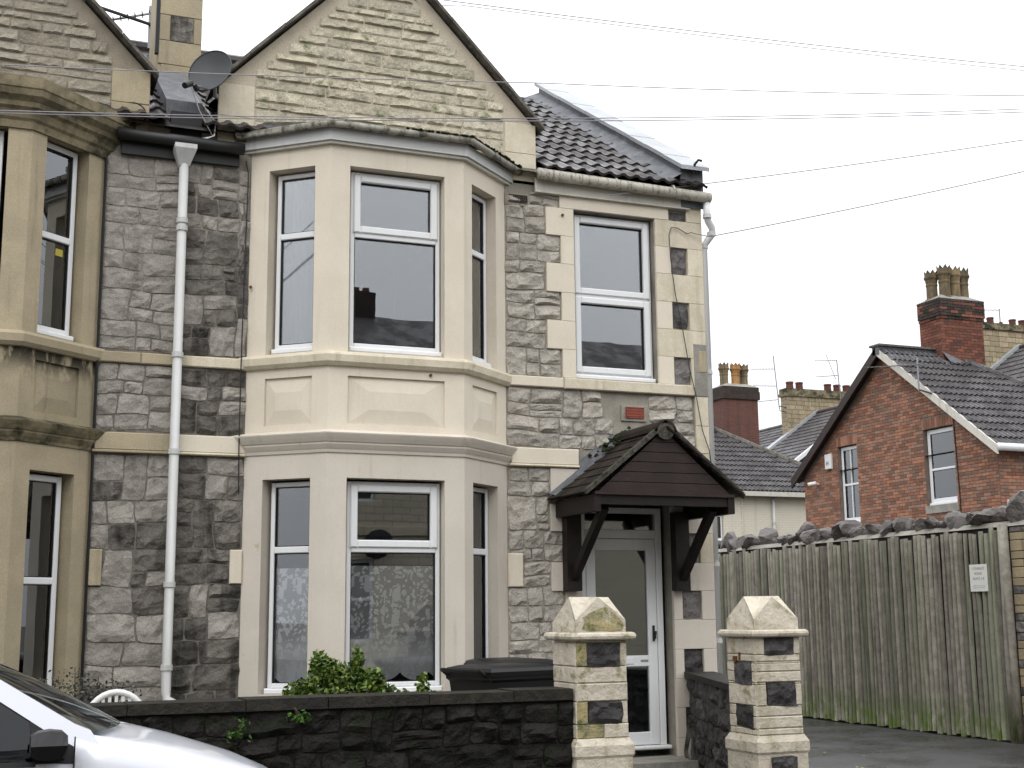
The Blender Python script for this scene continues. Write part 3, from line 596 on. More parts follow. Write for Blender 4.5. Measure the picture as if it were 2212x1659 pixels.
h = MB(FACADE); h.fbox(5.98, 6.06, 1.185, 1.205, -.104, -.1, .001); h.build('door_nameplate', 'ink', door)

# ------------------------------------------------------------------ gable over the bay
def gable_part(root, X0, X1, zk0, zk1, ze, apex_z, mat, mort, rake, kn, field0, field1, flip=False, zbase=5.88):
    cx = (X0 + X1) / 2; m = MB(FACADE)
    m.poly([(X0, 0, zk0), (X0, 0, ze), (cx, 0, apex_z), (X1, 0, ze), (X1, 0, zk1)]); g = m.build('gable_wall', mort, root, fix=False)
    sl = (apex_z - ze) / (cx - X0); z = zbase; row = 0; rc = []
    while z < apex_z - .12:
        h = random.choice((.07, .085, .09, .10, .10, .125)); top = z + h
        lim = max(0, (top - ze) / sl)
        a = max(field0, X0 + lim + .12); b = min(field1, X1 - lim - .12); x = a + (random.uniform(-.15, 0) if False else 0)
        if b - a < .12: break
        while x < b - .01:
            wd = random.uniform(.16, .48)
            if b - x - wd < .13: wd = b - x
            rc.append((x, x + wd, z, top)); x += wd
        z = top
    stones(g, rc, FACADE, mat, -.002, .024, gap=.008, rough=.9, nu=8, nz=4, corner=.1, lip=True)
    for (a, b) in kn:          # plain dressed kneelers
        for zz0, zz1 in ((zbase - .02, 6.14), (6.143, 6.45)):
            m = MB(FACADE); m.fbox(a, b, zz0, zz1, -.01, .012, .004); m.build('kneeler', 'cream_old' if mat == 'gable' else 'bath', root)
    for s in (-1, 1):          # verge
        e = Vector((X0 - .06 if s < 0 else X1 + .06, -.10, ze - .06 * sl + .03)); t = Vector((cx, -.10, apex_z + .03))
        m = MB(); d = (t - e); nn = int(d.length / .45)
        for i in range(nn):
            p0 = e + d * (i / nn); p1 = e + d * ((i + .985) / nn); off = Vector((0, random.uniform(-.006, .006), random.uniform(-.004, .006)))
            q = [p0 + off, p1 + off, p1 + off + Vector((0, .5, 0)), p0 + off + Vector((0, .5, 0))]; m.prism([tuple(v) for v in q], (0, 0, .038))
        m.build('verge', rake, root)
        m = MB(); q = [e + Vector((-s * .05, .5, .02)), t + Vector((0, .5, .02)), Vector((cx, 3.6, apex_z + .05)), Vector((e.x - s * .05, 1.2, e.z + .02))]
        m.poly([tuple(v) for v in q]); m.build('gable_roof', 'tile', root, fix=False)
    return g
gable_part(house, 1.77, 4.90, 5.86, 5.83, 6.42, 8.02, 'gable', 'mortar_g', 'slate', ((1.772, 2.10), (4.57, 4.898)), 2.10, 4.56)
m = MB(FACADE); m.fbox(1.772, 1.93, 5.87, 6.10, .012, .02, .004); m.build('kneeler_patch', 'cream_old', house)

# bay roof, fascia and gutter
m = MB(); sweep(m, PM, [(.0, 5.80), (.04, 5.80), (.045, 5.90), (0, 5.9)]); m.build('bay_soffit', 'upvc_old', house)
m = MB(); sweep(m, PM, [(.047, 5.825), (.062, 5.825), (.062, 5.935), (.047, 5.935)]); m.build('bay_fascia', 'pipe', house)
op = offset_path(PM, .115); gp = [(1.95, -.10, 5.935)] + [(q.x, q.y, 5.945) for q in op][0:0] + [(op[0].x + .02, op[0].y - .02, 5.94), (op[1].x, op[1].y, 5.955), (op[2].x, op[2].y, 5.955), (op[3].x - .02, op[3].y - .02, 5.94)]
m = MB(); m.tube(gp, .034, 12); m.build('bay_gutter', 'gutter_b', house, smooth=True)
o2 = offset_path(PM, .1); m = MB()
top = [(2.2, -.02, 6.12), (2.75, -.02, 6.20), (3.9, -.02, 6.17), (4.5, -.02, 6.08)]
for i in range(3):
    a, b = o2[i], o2[i + 1]; m.poly([(a.x, a.y - .01, 5.985), (b.x, b.y - .01, 5.985), top[i + 1], top[i]])
m.build('bay_roof', 'slate', house, fix=False)
m = MB(FACADE); m.fbox(1.93, 2.12, 5.90, 6.07, .013, .03, .003); m.fbox(2.13, 2.75, 5.98, 6.09, .013, .03, .003); m.build('lead_flashing', 'lead', house)
m = MB(FACADE); m.fbox(4.45, 4.6, 5.93, 6.02, .013, .03, .003); m.build('lead_flashing', 'lead', house)
mo = MB()
for i in range(260):        # moss cushions along the gutter
    k = random.random(); j = 1 if k < .55 else 2; a, b = op[j], op[j + 1]; tt = random.random() ** (1 if j == 2 else .35)
    if j == 1 and tt < .5: tt = random.choice((random.uniform(0, .12), random.uniform(.6, 1)))
    p_ = a.lerp(b, tt); r = random.uniform(.008, .022)
    mo.lathe([(r * .9, 0), (r, r * .3), (r * .5, r * .8), (.001, r)], (p_.x + random.uniform(-.03, .03), p_.y + random.uniform(-.03, .04), 5.985), 6)
stuff(mo.build('gutter_moss', 'moss', house))

# ------------------------------------------------------------------ main roof
def tile_mesh(mat, W=.30, L_=.40, amp=.028, th=.022, n=10, waves=2):
    m = MB(); P = []; F = []
    for i in range(n + 1):
        x = W * i / n; z = amp * (.5 - .5 * math.cos(2 * math.pi * x * waves / W)) ** 1.3
        P += [(x, 0, z + th), (x, L_, z + .0), (x, 0, z)]
    for i in range(n):
        a = 3 * i; b = a + 3; F += [(a, b, b + 1, a + 1), (a + 2, b + 2, b, a)]
    F += [(0, 1, 2), (3 * n, 3 * n + 2, 3 * n + 1)]
    m.add(P, F); return m.mesh('tile', mat)
TILE, TILEF = tile_mesh('tile', th=.028, amp=.032), tile_mesh('tile_far', th=.045, amp=.045)
def tiles(parent, origin, u, v, rows, cols, keep=None, me=None, gauge=.335, W=.30, lift=.02):
    u, v = Vector(u).normalized(), Vector(v).normalized(); n = u.cross(v); o = Vector(origin)
    for r in range(rows):
        for c in range(cols):
            if keep and not keep(c * W + W / 2, r * gauge + gauge / 2): continue
            p = o + u * (c * W) + v * (r * gauge + random.uniform(-.004, .004)) + n * lift
            ob = link('tile', me or TILE, parent, Matrix(((u.x, v.x, n.x, p.x), (u.y, v.y, n.y, p.y), (u.z, v.z, n.z, p.z), (0, 0, 0, 1))))
SL = .625
m = MB(); m.poly([(XM, -.12, 5.93), (6.55, -.12, 5.93), (6.55, 3.5, 5.93 + 3.62 * SL), (XM, 3.5, 5.93 + 3.62 * SL)])
m.poly([(XM, 7.1, 5.93), (6.75, 7.1, 5.93), (6.75, 3.5, 5.93 + 3.62 * SL), (XM, 3.5, 5.93 + 3.62 * SL)]); roof = m.build('roof', 'tile', house, fix=False)
gs = 1.02
tiles(roof, (4.96, -.14, 5.945), (1, 0, 0), (0, 1, SL), 13, 6, lambda u, v: True)
tiles(roof, (3.16, -.14, 5.945), (1, 0, 0), (0, 1, SL), 13, 6, lambda u, v: v * .85 > (3.16 + u) * 0 + 3.16 - 0 and False or (v * .848 + .0 > (4.9 - 3.16 - u) * gs / SL * .62 + .25))
tiles(roof, (XM + .17, -.14, 5.945), (1, 0, 0), (0, 1, SL), 13, 2)
rd = MB(); 
for i in range(12): x = XM + i * .43; rd.tube([(x, 3.5, 8.18), (x + .425, 3.5, 8.18)], .10, 10)
rd.build('ridge_tiles', 'tile', house, smooth=False)
# raised verge parapet in lead at the corner
def slope(x0, x1, h0, h1, y0, y1, mat, name, b=0.):
    m = MB(); z = lambda y: 5.93 + (y + .12) * SL
    V = []
    for y in (y0, y1):
        for x, h in ((x0, h0), (x1, h0), (x1, h1), (x0, h1)): V.append((x, y, z(y) + h))
    m.add(V, [(0, 1, 2, 3), (7, 6, 5, 4), (0, 4, 5, 1), (1, 5, 6, 2), (2, 6, 7, 3), (3, 7, 4, 0)]); return m.build(name, mat, house)
slope(6.50, 6.765, -.2, .235, -.06, 3.62, 'lead', 'verge_parapet')
m = MB(); n = 10
for i in range(n):
    z = lambda y: 5.93 + (y + .12) * SL + .237
    y0, y1 = -.14 + 3.84 * i / n, -.14 + 3.84 * (i + .99) / n; e = .004 * (i % 2)
    V = [(x, y, z(y) + h + e) for y in (y0, y1) for x, h in ((6.47, 0), (6.80, 0), (6.80, .045), (6.47, .045))]
    m.add(V, [(0, 1, 2, 3), (7, 6, 5, 4), (0, 4, 5, 1), (1, 5, 6, 2), (2, 6, 7, 3), (3, 7, 4, 0)])
m.build('verge_coping', 'leadtop', house)
m = MB(); V = []                     # dressed lead skirt lapping over the tiles, in uneven lengths
for i in range(15):
    y = -.1 + 3.7 * i / 14; z = 5.945 + (y + .12) * SL; V += [(6.498, y, z + .16), (6.30 + random.uniform(-.03, .03), y, z + .055 + .01 * (i % 2))]
m.add(V, [(2 * i, 2 * i + 1, 2 * i + 3, 2 * i + 2) for i in range(14)]); m.build('lead_flashing', 'lead', house, smooth=True, fix=False)
m = MB(); m.tube([(6.62, -.1, 6.12), (6.63, -.14, 6.22), (6.66, -.16, 6.26), (6.70, -.16, 6.255)], .014, 8); m.build('cable_hook', 'black', house)
# eaves fascia and gutter on the right
m = MB(FACADE); m.fbox(4.87, 6.6, 5.755, 5.895, .03, .055, .004); m.fbox(4.87, 6.6, 5.745, 5.757, .0, .07, .002); m.build('eaves_fascia', 'upvc_old', house)
m = MB(); m.tube([(4.87, -.125, 5.915), (6.80, -.125, 5.875)], .056, 14); gt = m.build('eaves_gutter', 'gutter', house, smooth=True)
for x in (5.05, 5.7, 6.35): m = MB(); m.tube([(x, -.125, 5.905), (x + .018, -.125, 5.905)], .06, 14); m.build('gutter_bracket', 'gutter', gt)
m = MB(); m.tube([(6.77, -.11, 5.84), (6.77, -.11, 5.70), (6.79, -.09, 5.64), (6.86, -.05, 5.58), (6.87, -.03, 5.52), (6.83, 0, 5.46), (6.81, .05, 5.40), (6.81, .05, .1)], .038, 12); dp = m.build('corner_downpipe', 'pipe_w', house, smooth=True)
for z in (5.66, 5.5, 5.38, 4.05, 2.1, 1.35): m = MB(); xx = 6.81 if z < 5.45 else (6.77 if z > 5.6 else 6.86); yy = .05 if z < 5.45 else (-.11 if z > 5.6 else -.03); m.tube([(xx, yy, z), (xx, yy, z + .04)], .046, 12); m.build('pipe_collar', 'pipe', dp)
# left eaves between the gables: black gutter, fascia, hopper, long downpipe
m = MB(FACADE); m.fbox(.94, 1.97, 5.655, 5.80, .02, .05, .004); m.build('eaves_fascia', 'blackiron', house)
m = MB(); m.tube([(.9, -.11, 5.815), (2.0, -.11, 5.80)], .055, 12); m.build('eaves_gutter', 'blackiron', house, smooth=True)
m = MB(); q = [(1.38, 1.57, 5.76), (1.38, 1.57, 5.72), (1.43, 1.52, 5.58)]; V = []
for (a, b, z) in q: d = (b - a) / 2; V += [(a, -.05, z), (b, -.05, z), (b, -.05 - 2 * d * .85, z), (a, -.05 - 2 * d * .85, z)]
m.add(V, [(0, 1, 2, 3), (11, 10, 9, 8)] + [(4 * r + i, 4 * r + (i + 1) % 4, 4 * r + 4 + (i + 1) % 4, 4 * r + 4 + i) for r in range(2) for i in range(4)]); hp = m.build('rain_hopper', 'pipe', house)
m = MB(); m.tube([(1.475, -.10, 5.6), (1.475, -.10, 1.05), (1.48, -.13, .98), (1.62, -.2, .9)], .041, 12); dp = m.build('downpipe', 'pipe', house, smooth=True)
for z in (5.06, 4.99, 3.86, 3.02, 1.9, 1.22): m = MB(); m.tube([(1.475, -.10, z), (1.475, -.10, z + .045)], .05, 12); m.build('pipe_collar', 'pipe', dp)
m = MB(); m.tube([(2.03, -.035, 5.72), (2.055, -.04, 5.6), (2.04, -.045, 4.6), (2.03, -.06, 3.85), (2.03, -.06, 3.1), (2.04, -.045, 2.7)], .006, 6); m.build('thin_cable', 'blackiron', house)
# party wall capped in lead, running down the roof between the gables
slope(1.33, 1.66, -.1, .19, .15, 1.42, 'lead', 'party_wall_lead')
m = MB(); m.box(1.36, 1.63, -.02, .14, 5.8, 6.12); m.build('party_wall_end', 'black', house)
# chimney stack behind
m = MB(); m.box(1.40, 1.83, 1.62, 2.5, 6.6, 9.6); ck = m.build('chimney', 'bath', house)
for (a, b, z0, z1, mt) in ((1.43, 1.80, 7.0, 7.24, 'bath'), (1.40, 1.83, 7.243, 7.50, 'bath'), (1.40, 1.51, 7.503, 7.78, 'bath'), (1.513, 1.745, 7.503, 7.78, 'stone_d'), (1.748, 1.83, 7.503, 7.78, 'bath'), (1.40, 1.83, 7.783, 8.0, 'bath'), (1.40, 1.6, 8.003, 8.3, 'bath'), (1.603, 1.83, 8.003, 8.3, 'stone_r')):
    m = MB(frame((0, 1.62), (1, 1.62))[0]); m.fbox(a, b, z0, z1, -.01, .014, .006); m.build('chimney_block', mt, ck)
m = MB(); m.box(1.365, 1.40, 1.6, 1.66, 7.35, 9.2); m.build('chimney_pipe', 'black', ck)
# ------------------------------------------------------------------ porch canopy
RX, HW, YF, ZE, ZR = 5.77, .78, -.9, 2.70, 3.31
m = MB(); m.beam((RX - HW + .09, -.03, 2.625), (RX - HW + .09, YF + .02, 2.625), .07, .15); m.beam((RX + HW - .09, -.03, 2.625), (RX + HW - .09, YF + .02, 2.625), .07, .15); m.beam((RX - HW + .12, YF + .06, 2.66), (RX + HW - .12, YF + .06, 2.66), .06, .09)
m.poly([(RX - HW + .1, -.03, 2.695), (RX + HW - .1, -.03, 2.695), (RX + HW - .1, YF + .05, 2.695), (RX - HW + .1, YF + .05, 2.695)])
can = m.build('porch_canopy', 'wood_d', house)
for s in (-1, 1):
    px = 5.185 if s < 0 else 6.345
    m = MB(); m.beam((px, -.085, 1.86), (px, -.085, 2.62), .15, .11, (0, 1, 0)); m.build('post', 'wood_d', can)
    m = MB(); m.beam((px, -.12, 1.98), (px - .02 * s, YF + .14, 2.60), .07, .075); m.build('brace', 'wood_d', can)
n = 6
for i in range(n):                       # gable boards
    z0 = ZE + .03 + (ZR - ZE - .05) * i / n; z1 = ZE + .03 + (ZR - ZE - .05) * (i + 1) / n - .006
    hw = lambda z: (HW - .07) * (1 - (z - ZE) / (ZR - ZE))
    q = [(RX - hw(z0), YF + .02, z0), (RX + hw(z0), YF + .02, z0), (RX + max(.004, hw(z1)), YF + .02, z1), (RX - max(.004, hw(z1)), YF + .02, z1)]
    m = MB(); m.prism(q, (0, .02, 0)); m.build('board', 'wood', can)
m = MB(); m.box(RX - HW + .06, RX + HW - .06, YF + .0, YF + .05, ZE + .0, ZE + .028); m.build('drip_rail', 'wood', can)
pt = MB(); pt.box(0, .162, 0, .26, 0, .016); ptm = pt.mesh('tile', 'tile_can')
for s in (-1, 1):
    e = Vector((RX + s * HW, 0, ZE)); v = Vector((-s * HW, 0, ZR - ZE)); ln = v.length; v.normalize(); u = Vector((0, -s, 0)).normalized(); nn = u.cross(v)
    if nn.z < 0: nn = -nn
    uu = v.cross(nn)
    for r in range(7):
        nc = 6; W = .9 / nc
        for c in range(nc):
            y = -.02 - c * W if uu.y < 0 else -.02 - .9 + c * W + .0
            base = e + v * (r * ln / 7 - .01) + nn * (.022 + random.uniform(0, .004)); base.y = y - (0 if uu.y < 0 else .02)
            vv = (v * 1 - nn * .06).normalized(); n2 = uu.cross(vv)
            sc = W / .165
            link('tile', ptm, can, Matrix(((uu.x * sc, vv.x * .62, n2.x, base.x), (uu.y * sc, vv.y * .62, n2.y, base.y), (uu.z * sc, vv.z * .62, n2.z, base.z), (0, 0, 0, 1))))
    m = MB(); q = [Vector((RX + s * (HW + .03), YF - .025, ZE - .005)), Vector((RX, YF - .025, ZR + .03)), Vector((RX, YF - .025, ZR + .085)), Vector((RX + s * (HW + .03), YF - .025, ZE + .045))]
    m.prism([tuple(p) for p in q], (0, .05, 0)); m.build('verge_mortar', 'mossy', can)
    m = MB(); m.poly([(RX + s * HW, 0, ZE + .01), (RX, 0, ZR), (RX, YF, ZR), (RX + s * HW, YF, ZE + .01)]); m.build('roof_deck', 'wood_d', can, fix=False)
m = MB(); 
for i in range(3):
    y0 = -.0 - i * .31; P = []; F = []
    for y in (y0, y0 - .305):
        for k in range(9): a = math.pi * k / 8; P.append((RX + .115 * math.cos(a), y, ZR - .02 + .105 * math.sin(a)))
        for k in range(9): a = math.pi * k / 8; P.append((RX + .095 * math.cos(a), y, ZR - .03 + .09 * math.sin(a)))
    for k in range(8): F += [(k, k + 1, 18 + k + 1, 18 + k), (9 + k, 27 + k, 28 + k, 10 + k), (k, 9 + k, 10 + k, k + 1), (18 + k, 19 + k, 28 + k, 27 + k)]
    m.add(P, F)
m.build('ridge_tile', 'tile_can', can)
m = MB(); m.tube([(RX, YF + .01, ZR - .0), (RX, YF - .02, ZR - .0)], .095, 14); m.build('ridge_mortar', 'mossy', can)
m = MB(); V = []
for i in range(12):
    t_ = i / 11 * .93; x = RX - HW * (1 - t_) - .02; z = ZE + (ZR - ZE) * t_ + .05; j = random.uniform(-.012, .012)
    V += [(x - .02, -.012, z + .07), (x + .01, -.02, z + .03), (x + .03 + j, -.17 + j, z - .005)]
m.add(V, [(3 * i + k, 3 * i + 3 + k, 3 * i + 4 + k, 3 * i + 1 + k) for i in range(11) for k in (0, 1)]); m.build('lead_flashing', 'lead', can, smooth=True, fix=False)
m = MB()
for i in range(50):
    x = RX - .03 + random.gauss(-.08, .09); y = random.uniform(-.22, -.01); z = ZR - abs(x - RX) * .78 + random.uniform(.05, .12); r = random.uniform(.012, .03)
    m.lathe([(r * .9, 0), (r, r * .3), (r * .5, r * .9), (.001, r * 1.1)], (x, y, z), 6)
stuff(m.build('moss_clump', 'moss', can))
m = MB(); P = [(6.35, -.05, 5.46), (6.40, -.05, 5.53), (6.47, -.05, 5.52), (6.62, -.06, 5.47), (6.72, -.06, 5.49)]
m.tube([(6.62, -.06, 5.51), (6.56, -.05, 5.49), (6.45, -.05, 5.54), (6.38, -.05, 5.54), (6.35, -.05, 5.46), (6.36, -.05, 5.2), (6.40, -.05, 4.85), (6.47, -.05, 4.5), (6.53, -.055, 4.1), (6.60, -.055, 3.8), (6.66, -.055, 3.45), (6.73, -.055, 3.25), (6.77, -.02, 3.1)], .0045, 6)
m.build('facade_cable', 'dish', house)

# ================================================================== neighbour on the left
nb = thing('neighbour_house', 'unpainted bath stone neighbour house with stained bay at the left edge', 'house', (-1.0, 1.5, 0))
PN = [(2 * XM - p[0] - .04, p[1]) for p in reversed(PM)]
fN, ON = bay(nb, PN, 'bath', 'bath_sp', 'bath', 'bath', 'bath_dirty', 5.62)
for k, (tf, ln) in enumerate(fN):
    a, b = ON[k]; e = .012
    window(nb, tf, a + e, b - e - .02, 3.985, 5.60, 4.80, -.1, sash=False, fw=.045)
    window(nb, tf, a + e, b - e - .02, 1.05, 2.80, 1.95, -.1, sash=False, fw=.05)
for z0, z1 in ((.6, 2.98), (3.6, 5.75)):
    p = [(PN[0][0] + .1, .08), (PN[1][0] + .1, -.38), (PN[2][0] - .1, -.38), (PN[3][0] - .1, .08), (PN[3][0] - .1, 3.4), (PN[0][0] + .1, 3.4)]
    m = MB(); n = 6; V = [(x, y, z0) for x, y in p] + [(x, y, z1) for x, y in p]
    m.add(V, [tuple(range(n)), tuple(range(n, 2 * n)), (3, 4, n + 4, n + 3), (4, 5, n + 5, n + 4), (5, 0, n, n + 5)]); m.build('room_interior', 'room', nb, fix=False)
m = MB(fN[2][0]); m.fbox(.42, .50, 4.66, 4.72, -.128, -.126, .0005); m.build('window_sticker', 'yellow', nb)
m = MB(); sweep(m, PN, [(-.02, 5.60), (.02, 5.60), (.03, 5.66), (.05, 5.68), (.07, 5.74), (.10, 5.76), (.105, 5.80), (.15, 5.84), (.16, 5.89), (.17, 5.9), (.17, 5.99), (-.02, 6.04)]); m.build('bay_cornice', 'bath_dirty', nb)
m = MB(); o2 = offset_path(PN, .15); top = [(PN[0][0] + .1, 0, 6.1), (PN[1][0], 0, 6.2), (PN[2][0], 0, 6.2), (PN[3][0] - .1, 0, 6.08)]
for i in range(3): a, b = o2[i], o2[i + 1]; m.poly([(a.x, a.y, 6.0), (b.x, b.y, 6.0), top[i + 1], top[i]])
m.build('bay_roof', 'slate', nb, fix=False)
m = MB(FACADE); shell(m, -3.4, XM, .1, 5.95, [(PN[0][0] + .03, PN[3][0] - .03, .1, 5.9, .02)], .0); wn = m.build('stone_wall', 'mortar', nb, fix=False)
JN = PN[3][0] + .01
m = MB(FACADE); m.poly([(JN, .0015, .2), (XM - .003, .0015, .2), (XM - .003, .0015, 4.45), (JN, .0015, 4.45)]); m.build('weathered_pointing', 'mortar_m', nb, fix=False)
stones(wn, courses(JN, XM, 3.91, 5.65, (.12, .19), (.20, .36), .12) + courses(JN, XM, 3.215, 3.79, (.13, .2), (.18, .34), .12) + courses(JN, XM, 2.22, 3.02, (.14, .22), (.2, .38), .12)
       + courses(JN + .115, XM, 1.91, 2.22, (.14, .17), (.2, .3), .1) + courses(JN, XM, .2, 1.91, (.15, .24), (.2, .4), .12), FACADE,
       lambda a, b, c, d: 'stone' if random.random() < (.97 if d > 2.6 else .8) else 'stone_d', .002, .022, rough=.7)
m = MB(FACADE); m.fbox(JN, JN + .11, 1.915, 2.215, -.01, .03, .006); m.build('quoin', 'bath', nb)
for (a, b, c, d) in ((JN - .01, 1.18, 3.80, 3.895), (1.183, XM, 3.80, 3.895), (JN - .01, XM, 3.05, 3.20)):
    m = MB(FACADE); m.fbox(a, b, c, d, -.01, .035, .008); m.build('string_course', 'bath', nb)
m = MB(FACADE); m.fbox(JN - .01, XM, 3.025, 3.048, -.01, .05, .006); m.build('string_course', 'bath', nb)
m = MB(); m.tube([(JN - .01, -.03, .3), (JN + .0, -.03, 3.0), (JN, -.03, 5.6)], .014, 6); m.build('soil_cable', 'black', nb)
gable_part(nb, -1.96, 1.17, 5.86, 5.86, 6.42, 8.02, 'gable_n', 'mortar_gn', 'slate', ((.84, 1.168),), -1.9, .84)
m = MB(FACADE); m.fbox(.99, 1.166, 6.145, 6.445, .0125, .016, .003); m.build('kneeler_block', 'bath', nb)
m = MB(); m.poly([(-3.4, -.12, 5.93), (XM, -.12, 5.93), (XM, 3.5, 5.93 + 3.62 * SL), (-3.4, 3.5, 5.93 + 3.62 * SL)])
m.poly([(-3.4, 7.1, 5.93), (XM, 7.1, 5.93), (XM, 3.5, 8.19), (-3.4, 3.5, 8.19)]); rn = m.build('roof', 'tile', nb, fix=False)
tiles(rn, (.73, -.14, 5.945), (1, 0, 0), (0, 1, SL), 13, 2)
rd = MB()
for i in range(11): x = XM - .43 - i * .43; rd.tube([(x, 3.5, 8.18), (x + .425, 3.5, 8.18)], .10, 10)
rd.build('ridge_tiles', 'tile', nb)
m = MB(); m.poly([(-3.4, 0, 0), (-3.4, 7, 0), (-3.4, 7, 5.9), (-3.4, 3.5, 8.1), (-3.4, 0, 5.9)]); m.build('end_wall', 'bath', nb, fix=False)
m = MB(); P = []
for k in range(22): a = k / 21 * 5.6; P.append((1.02 + .11 * math.cos(a + 2.4) + .01 * k / 21, -.04 - .002 * k, 6.02 + .10 * math.sin(a + 2.4)))
m.tube(P, .007, 6); m.build('cable_coil', 'black', nb)

# ================================================================== front boundary
gw = thing('garden_wall', 'low wet black stone garden wall with flat coping in front of bay', 'wall', (.5, -2.44, .12))
tfw = frame((0, -2.56), (1, -2.56))[0]
m = MB(); m.box(-4, 4.06, -2.56, -2.32, .0, 1.035); bk = m.build('wall_core', 'mortar_b', gw)
stones(gw, courses(-1.2, 4.04, .12, 1.03, (.1, .18), (.16, .36), .25), tfw, 'stone_b', .0, .045, gap=.005, rough=1.4, corner=.3)
x = -4.
while x < 4.03:
    wd = min(random.uniform(.55, .8), 4.035 - x)
    if 4.035 - x - wd < .3: wd = 4.035 - x
    m = MB(); m.box(x + .003, x + wd - .003, -2.60 + random.uniform(-.006, .006), -2.27, 1.037, 1.112 + random.uniform(-.008, .006)); m.build('coping_slab', 'coping', gw); x += wd

def pier(name, label, X, Yf, S, worn):
    t = thing(name, label, 'gate pier', (X + S / 2, Yf + S / 2, .1), 'gate piers at the front path')
    cx, cy = X + S / 2, Yf + S / 2; h = S / 2
    m = MB(); m.box(X + .012, X + S - .012, Yf + .012, Yf + S - .012, .1, 1.46); m.build('core', 'concrete', t)
    zp = .74 if worn else .70
    # plinth
    m = MB(); e = .02; V = []
    for g, z in ((e, .1), (e, zp - .12), (e + .012, zp - .1), (e + .012, zp - .03), (.004, zp + .02)):
        V += [(X - g, Yf - g, z), (X + S + g, Yf - g, z), (X + S + g, Yf + S + g, z), (X - g, Yf + S + g, z)]
    m.add(V, [(4 * r + i, 4 * r + (i + 1) % 4, 4 * r + 4 + (i + 1) % 4, 4 * r + 4 + i) for r in range(4) for i in range(4)] + [(16, 17, 18, 19)]); m.build('plinth', 'pier', t)
    z = zp + .02; k = 0; faces_ = [frame((X, Yf), (X + S, Yf))[0], frame((X, Yf + S), (X, Yf))[0]]
    spec = [(z, .99, None), (.99, 1.16, None), (1.16, 1.30, None), (1.30, 1.45, None)] if worn else None
    ins_f = ((.86, 1.02), (1.27, 1.44)) if worn else ((.94, 1.115), (1.325, 1.47), (.42, .56))
    ins_l = () if worn else ((.77, .94), (1.10, 1.27))
    zz = sorted({z, 1.455} | {q for i in ins_f + ins_l for q in i if z < q < 1.455} | ({1.15} if worn else {.86, 1.195, 1.26}))
    for i in range(len(zz) - 1):
        c, d = zz[i] + .0015, zz[i + 1] - .0015; mid = (c + d) / 2
        for fi, (tf, ins) in enumerate(((faces_[0], ins_f), (faces_[1], ins_l))):
            hit = any(a - .002 < mid < b + .002 for a, b in ins)
            js = lambda: random.uniform(-.004, .004)
            if hit:
                l, r = (.085, S - .055) if fi == 0 else (.10, S - .05)
                mt = 'pier_bare' if (worn and fi == 0) else 'pier'
                m = MB(tf); m.fbox(0.002, l, c, d, -.02, .006 + js(), .006); m.build('brick', mt, t)
                m = MB(tf); m.fbox(r, S - .002, c, d, -.02, .006 + js(), .006); m.build('brick', 'pier', t)
            else:
                if worn and fi == 0 and mid < .86:
                    m = MB(tf); m.fbox(.002, S * .52, c, d, -.02, .003, .006); m.build('brick', 'pier_bare', t)
                    m = MB(tf); m.fbox(S * .52 + .002, S - .002, c, d, -.02, .012, .006); m.build('brick', 'pier', t)
                else:
                    m = MB(tf); m.fbox(.002, S - .002, c, d, -.02, .006 + js(), .008); m.build('brick', 'pier', t)
    for tf, ins, l, r in ((faces_[0], ins_f, .085, S - .055), (faces_[1], ins_l, .10, S - .05)):
        for a, b in ins:
            if b < zp: 
                m = MB(tf); stone_mesh(m, l + .02, r - .02, a, b, .04, .02, .004); m.build('inset_stone', 'stone_k', t, fix=False); continue
            m = MB(tf); stone_mesh(m, l - .004, r + .006, a - .004, b + .004, -.002, .03, .004, corner=.06); m.build('inset_stone', 'stone_k', t, fix=False)
    # roll moulding
    ring = [(X - .03, Yf - .03), (X + S + .03, Yf - .03), (X + S + .03, Yf + S + .03), (X - .03, Yf + S + .03)]
    m = MB(); V = []; np_ = 10
    for q in range(np_):
        a = 2 * math.pi * q / np_; o = .03 * math.cos(a) + .006; zv = 1.485 + .03 * math.sin(a)
        V += [(X - .02 - o, Yf - .02 - o, zv), (X + S + .02 + o, Yf - .02 - o, zv), (X + S + .02 + o, Yf + S + .02 + o, zv), (X - .02 - o, Yf + S + .02 + o, zv)]
    m.add(V, [(4 * r + i, 4 * r + (i + 1) % 4, 4 * ((r + 1) % np_) + (i + 1) % 4, 4 * ((r + 1) % np_) + i) for r in range(np_) for i in range(4)])
    mo_ = m.build('roll_moulding', 'pier', t, smooth=False)
    # cap: block whose four faces end in small gables, roofs meeting in a cross
    zb, zc, zt, hh = 1.515, 1.60, 1.77, h * .99
    m = MB(); b4 = [(-hh, -hh), (hh, -hh), (hh, hh), (-hh, hh)]
    V = [(cx + x, cy + y, zb) for x, y in b4] + [(cx + x, cy + y, zc + random.uniform(-.006, .006)) for x, y in b4]
    ap = [(0, -hh), (hh, 0), (0, hh), (-hh, 0)]; V += [(cx + x * .8, cy + y * .8, zt + random.uniform(-.006, .006)) for x, y in ap] + [(cx, cy, zt + .002)]
    F = [(0, 1, 5, 8, 4), (1, 2, 6, 9, 5), (2, 3, 7, 10, 6), (3, 0, 4, 11, 7)]
    F += [(4, 8, 12), (4, 12, 11), (5, 9, 12), (5, 12, 8), (6, 10, 12), (6, 12, 9), (7, 11, 12), (7, 12, 10)]
    # valleys: pull in the quarter planes
    m.add(V, F); cp = m.build('cap', 'pier', t)
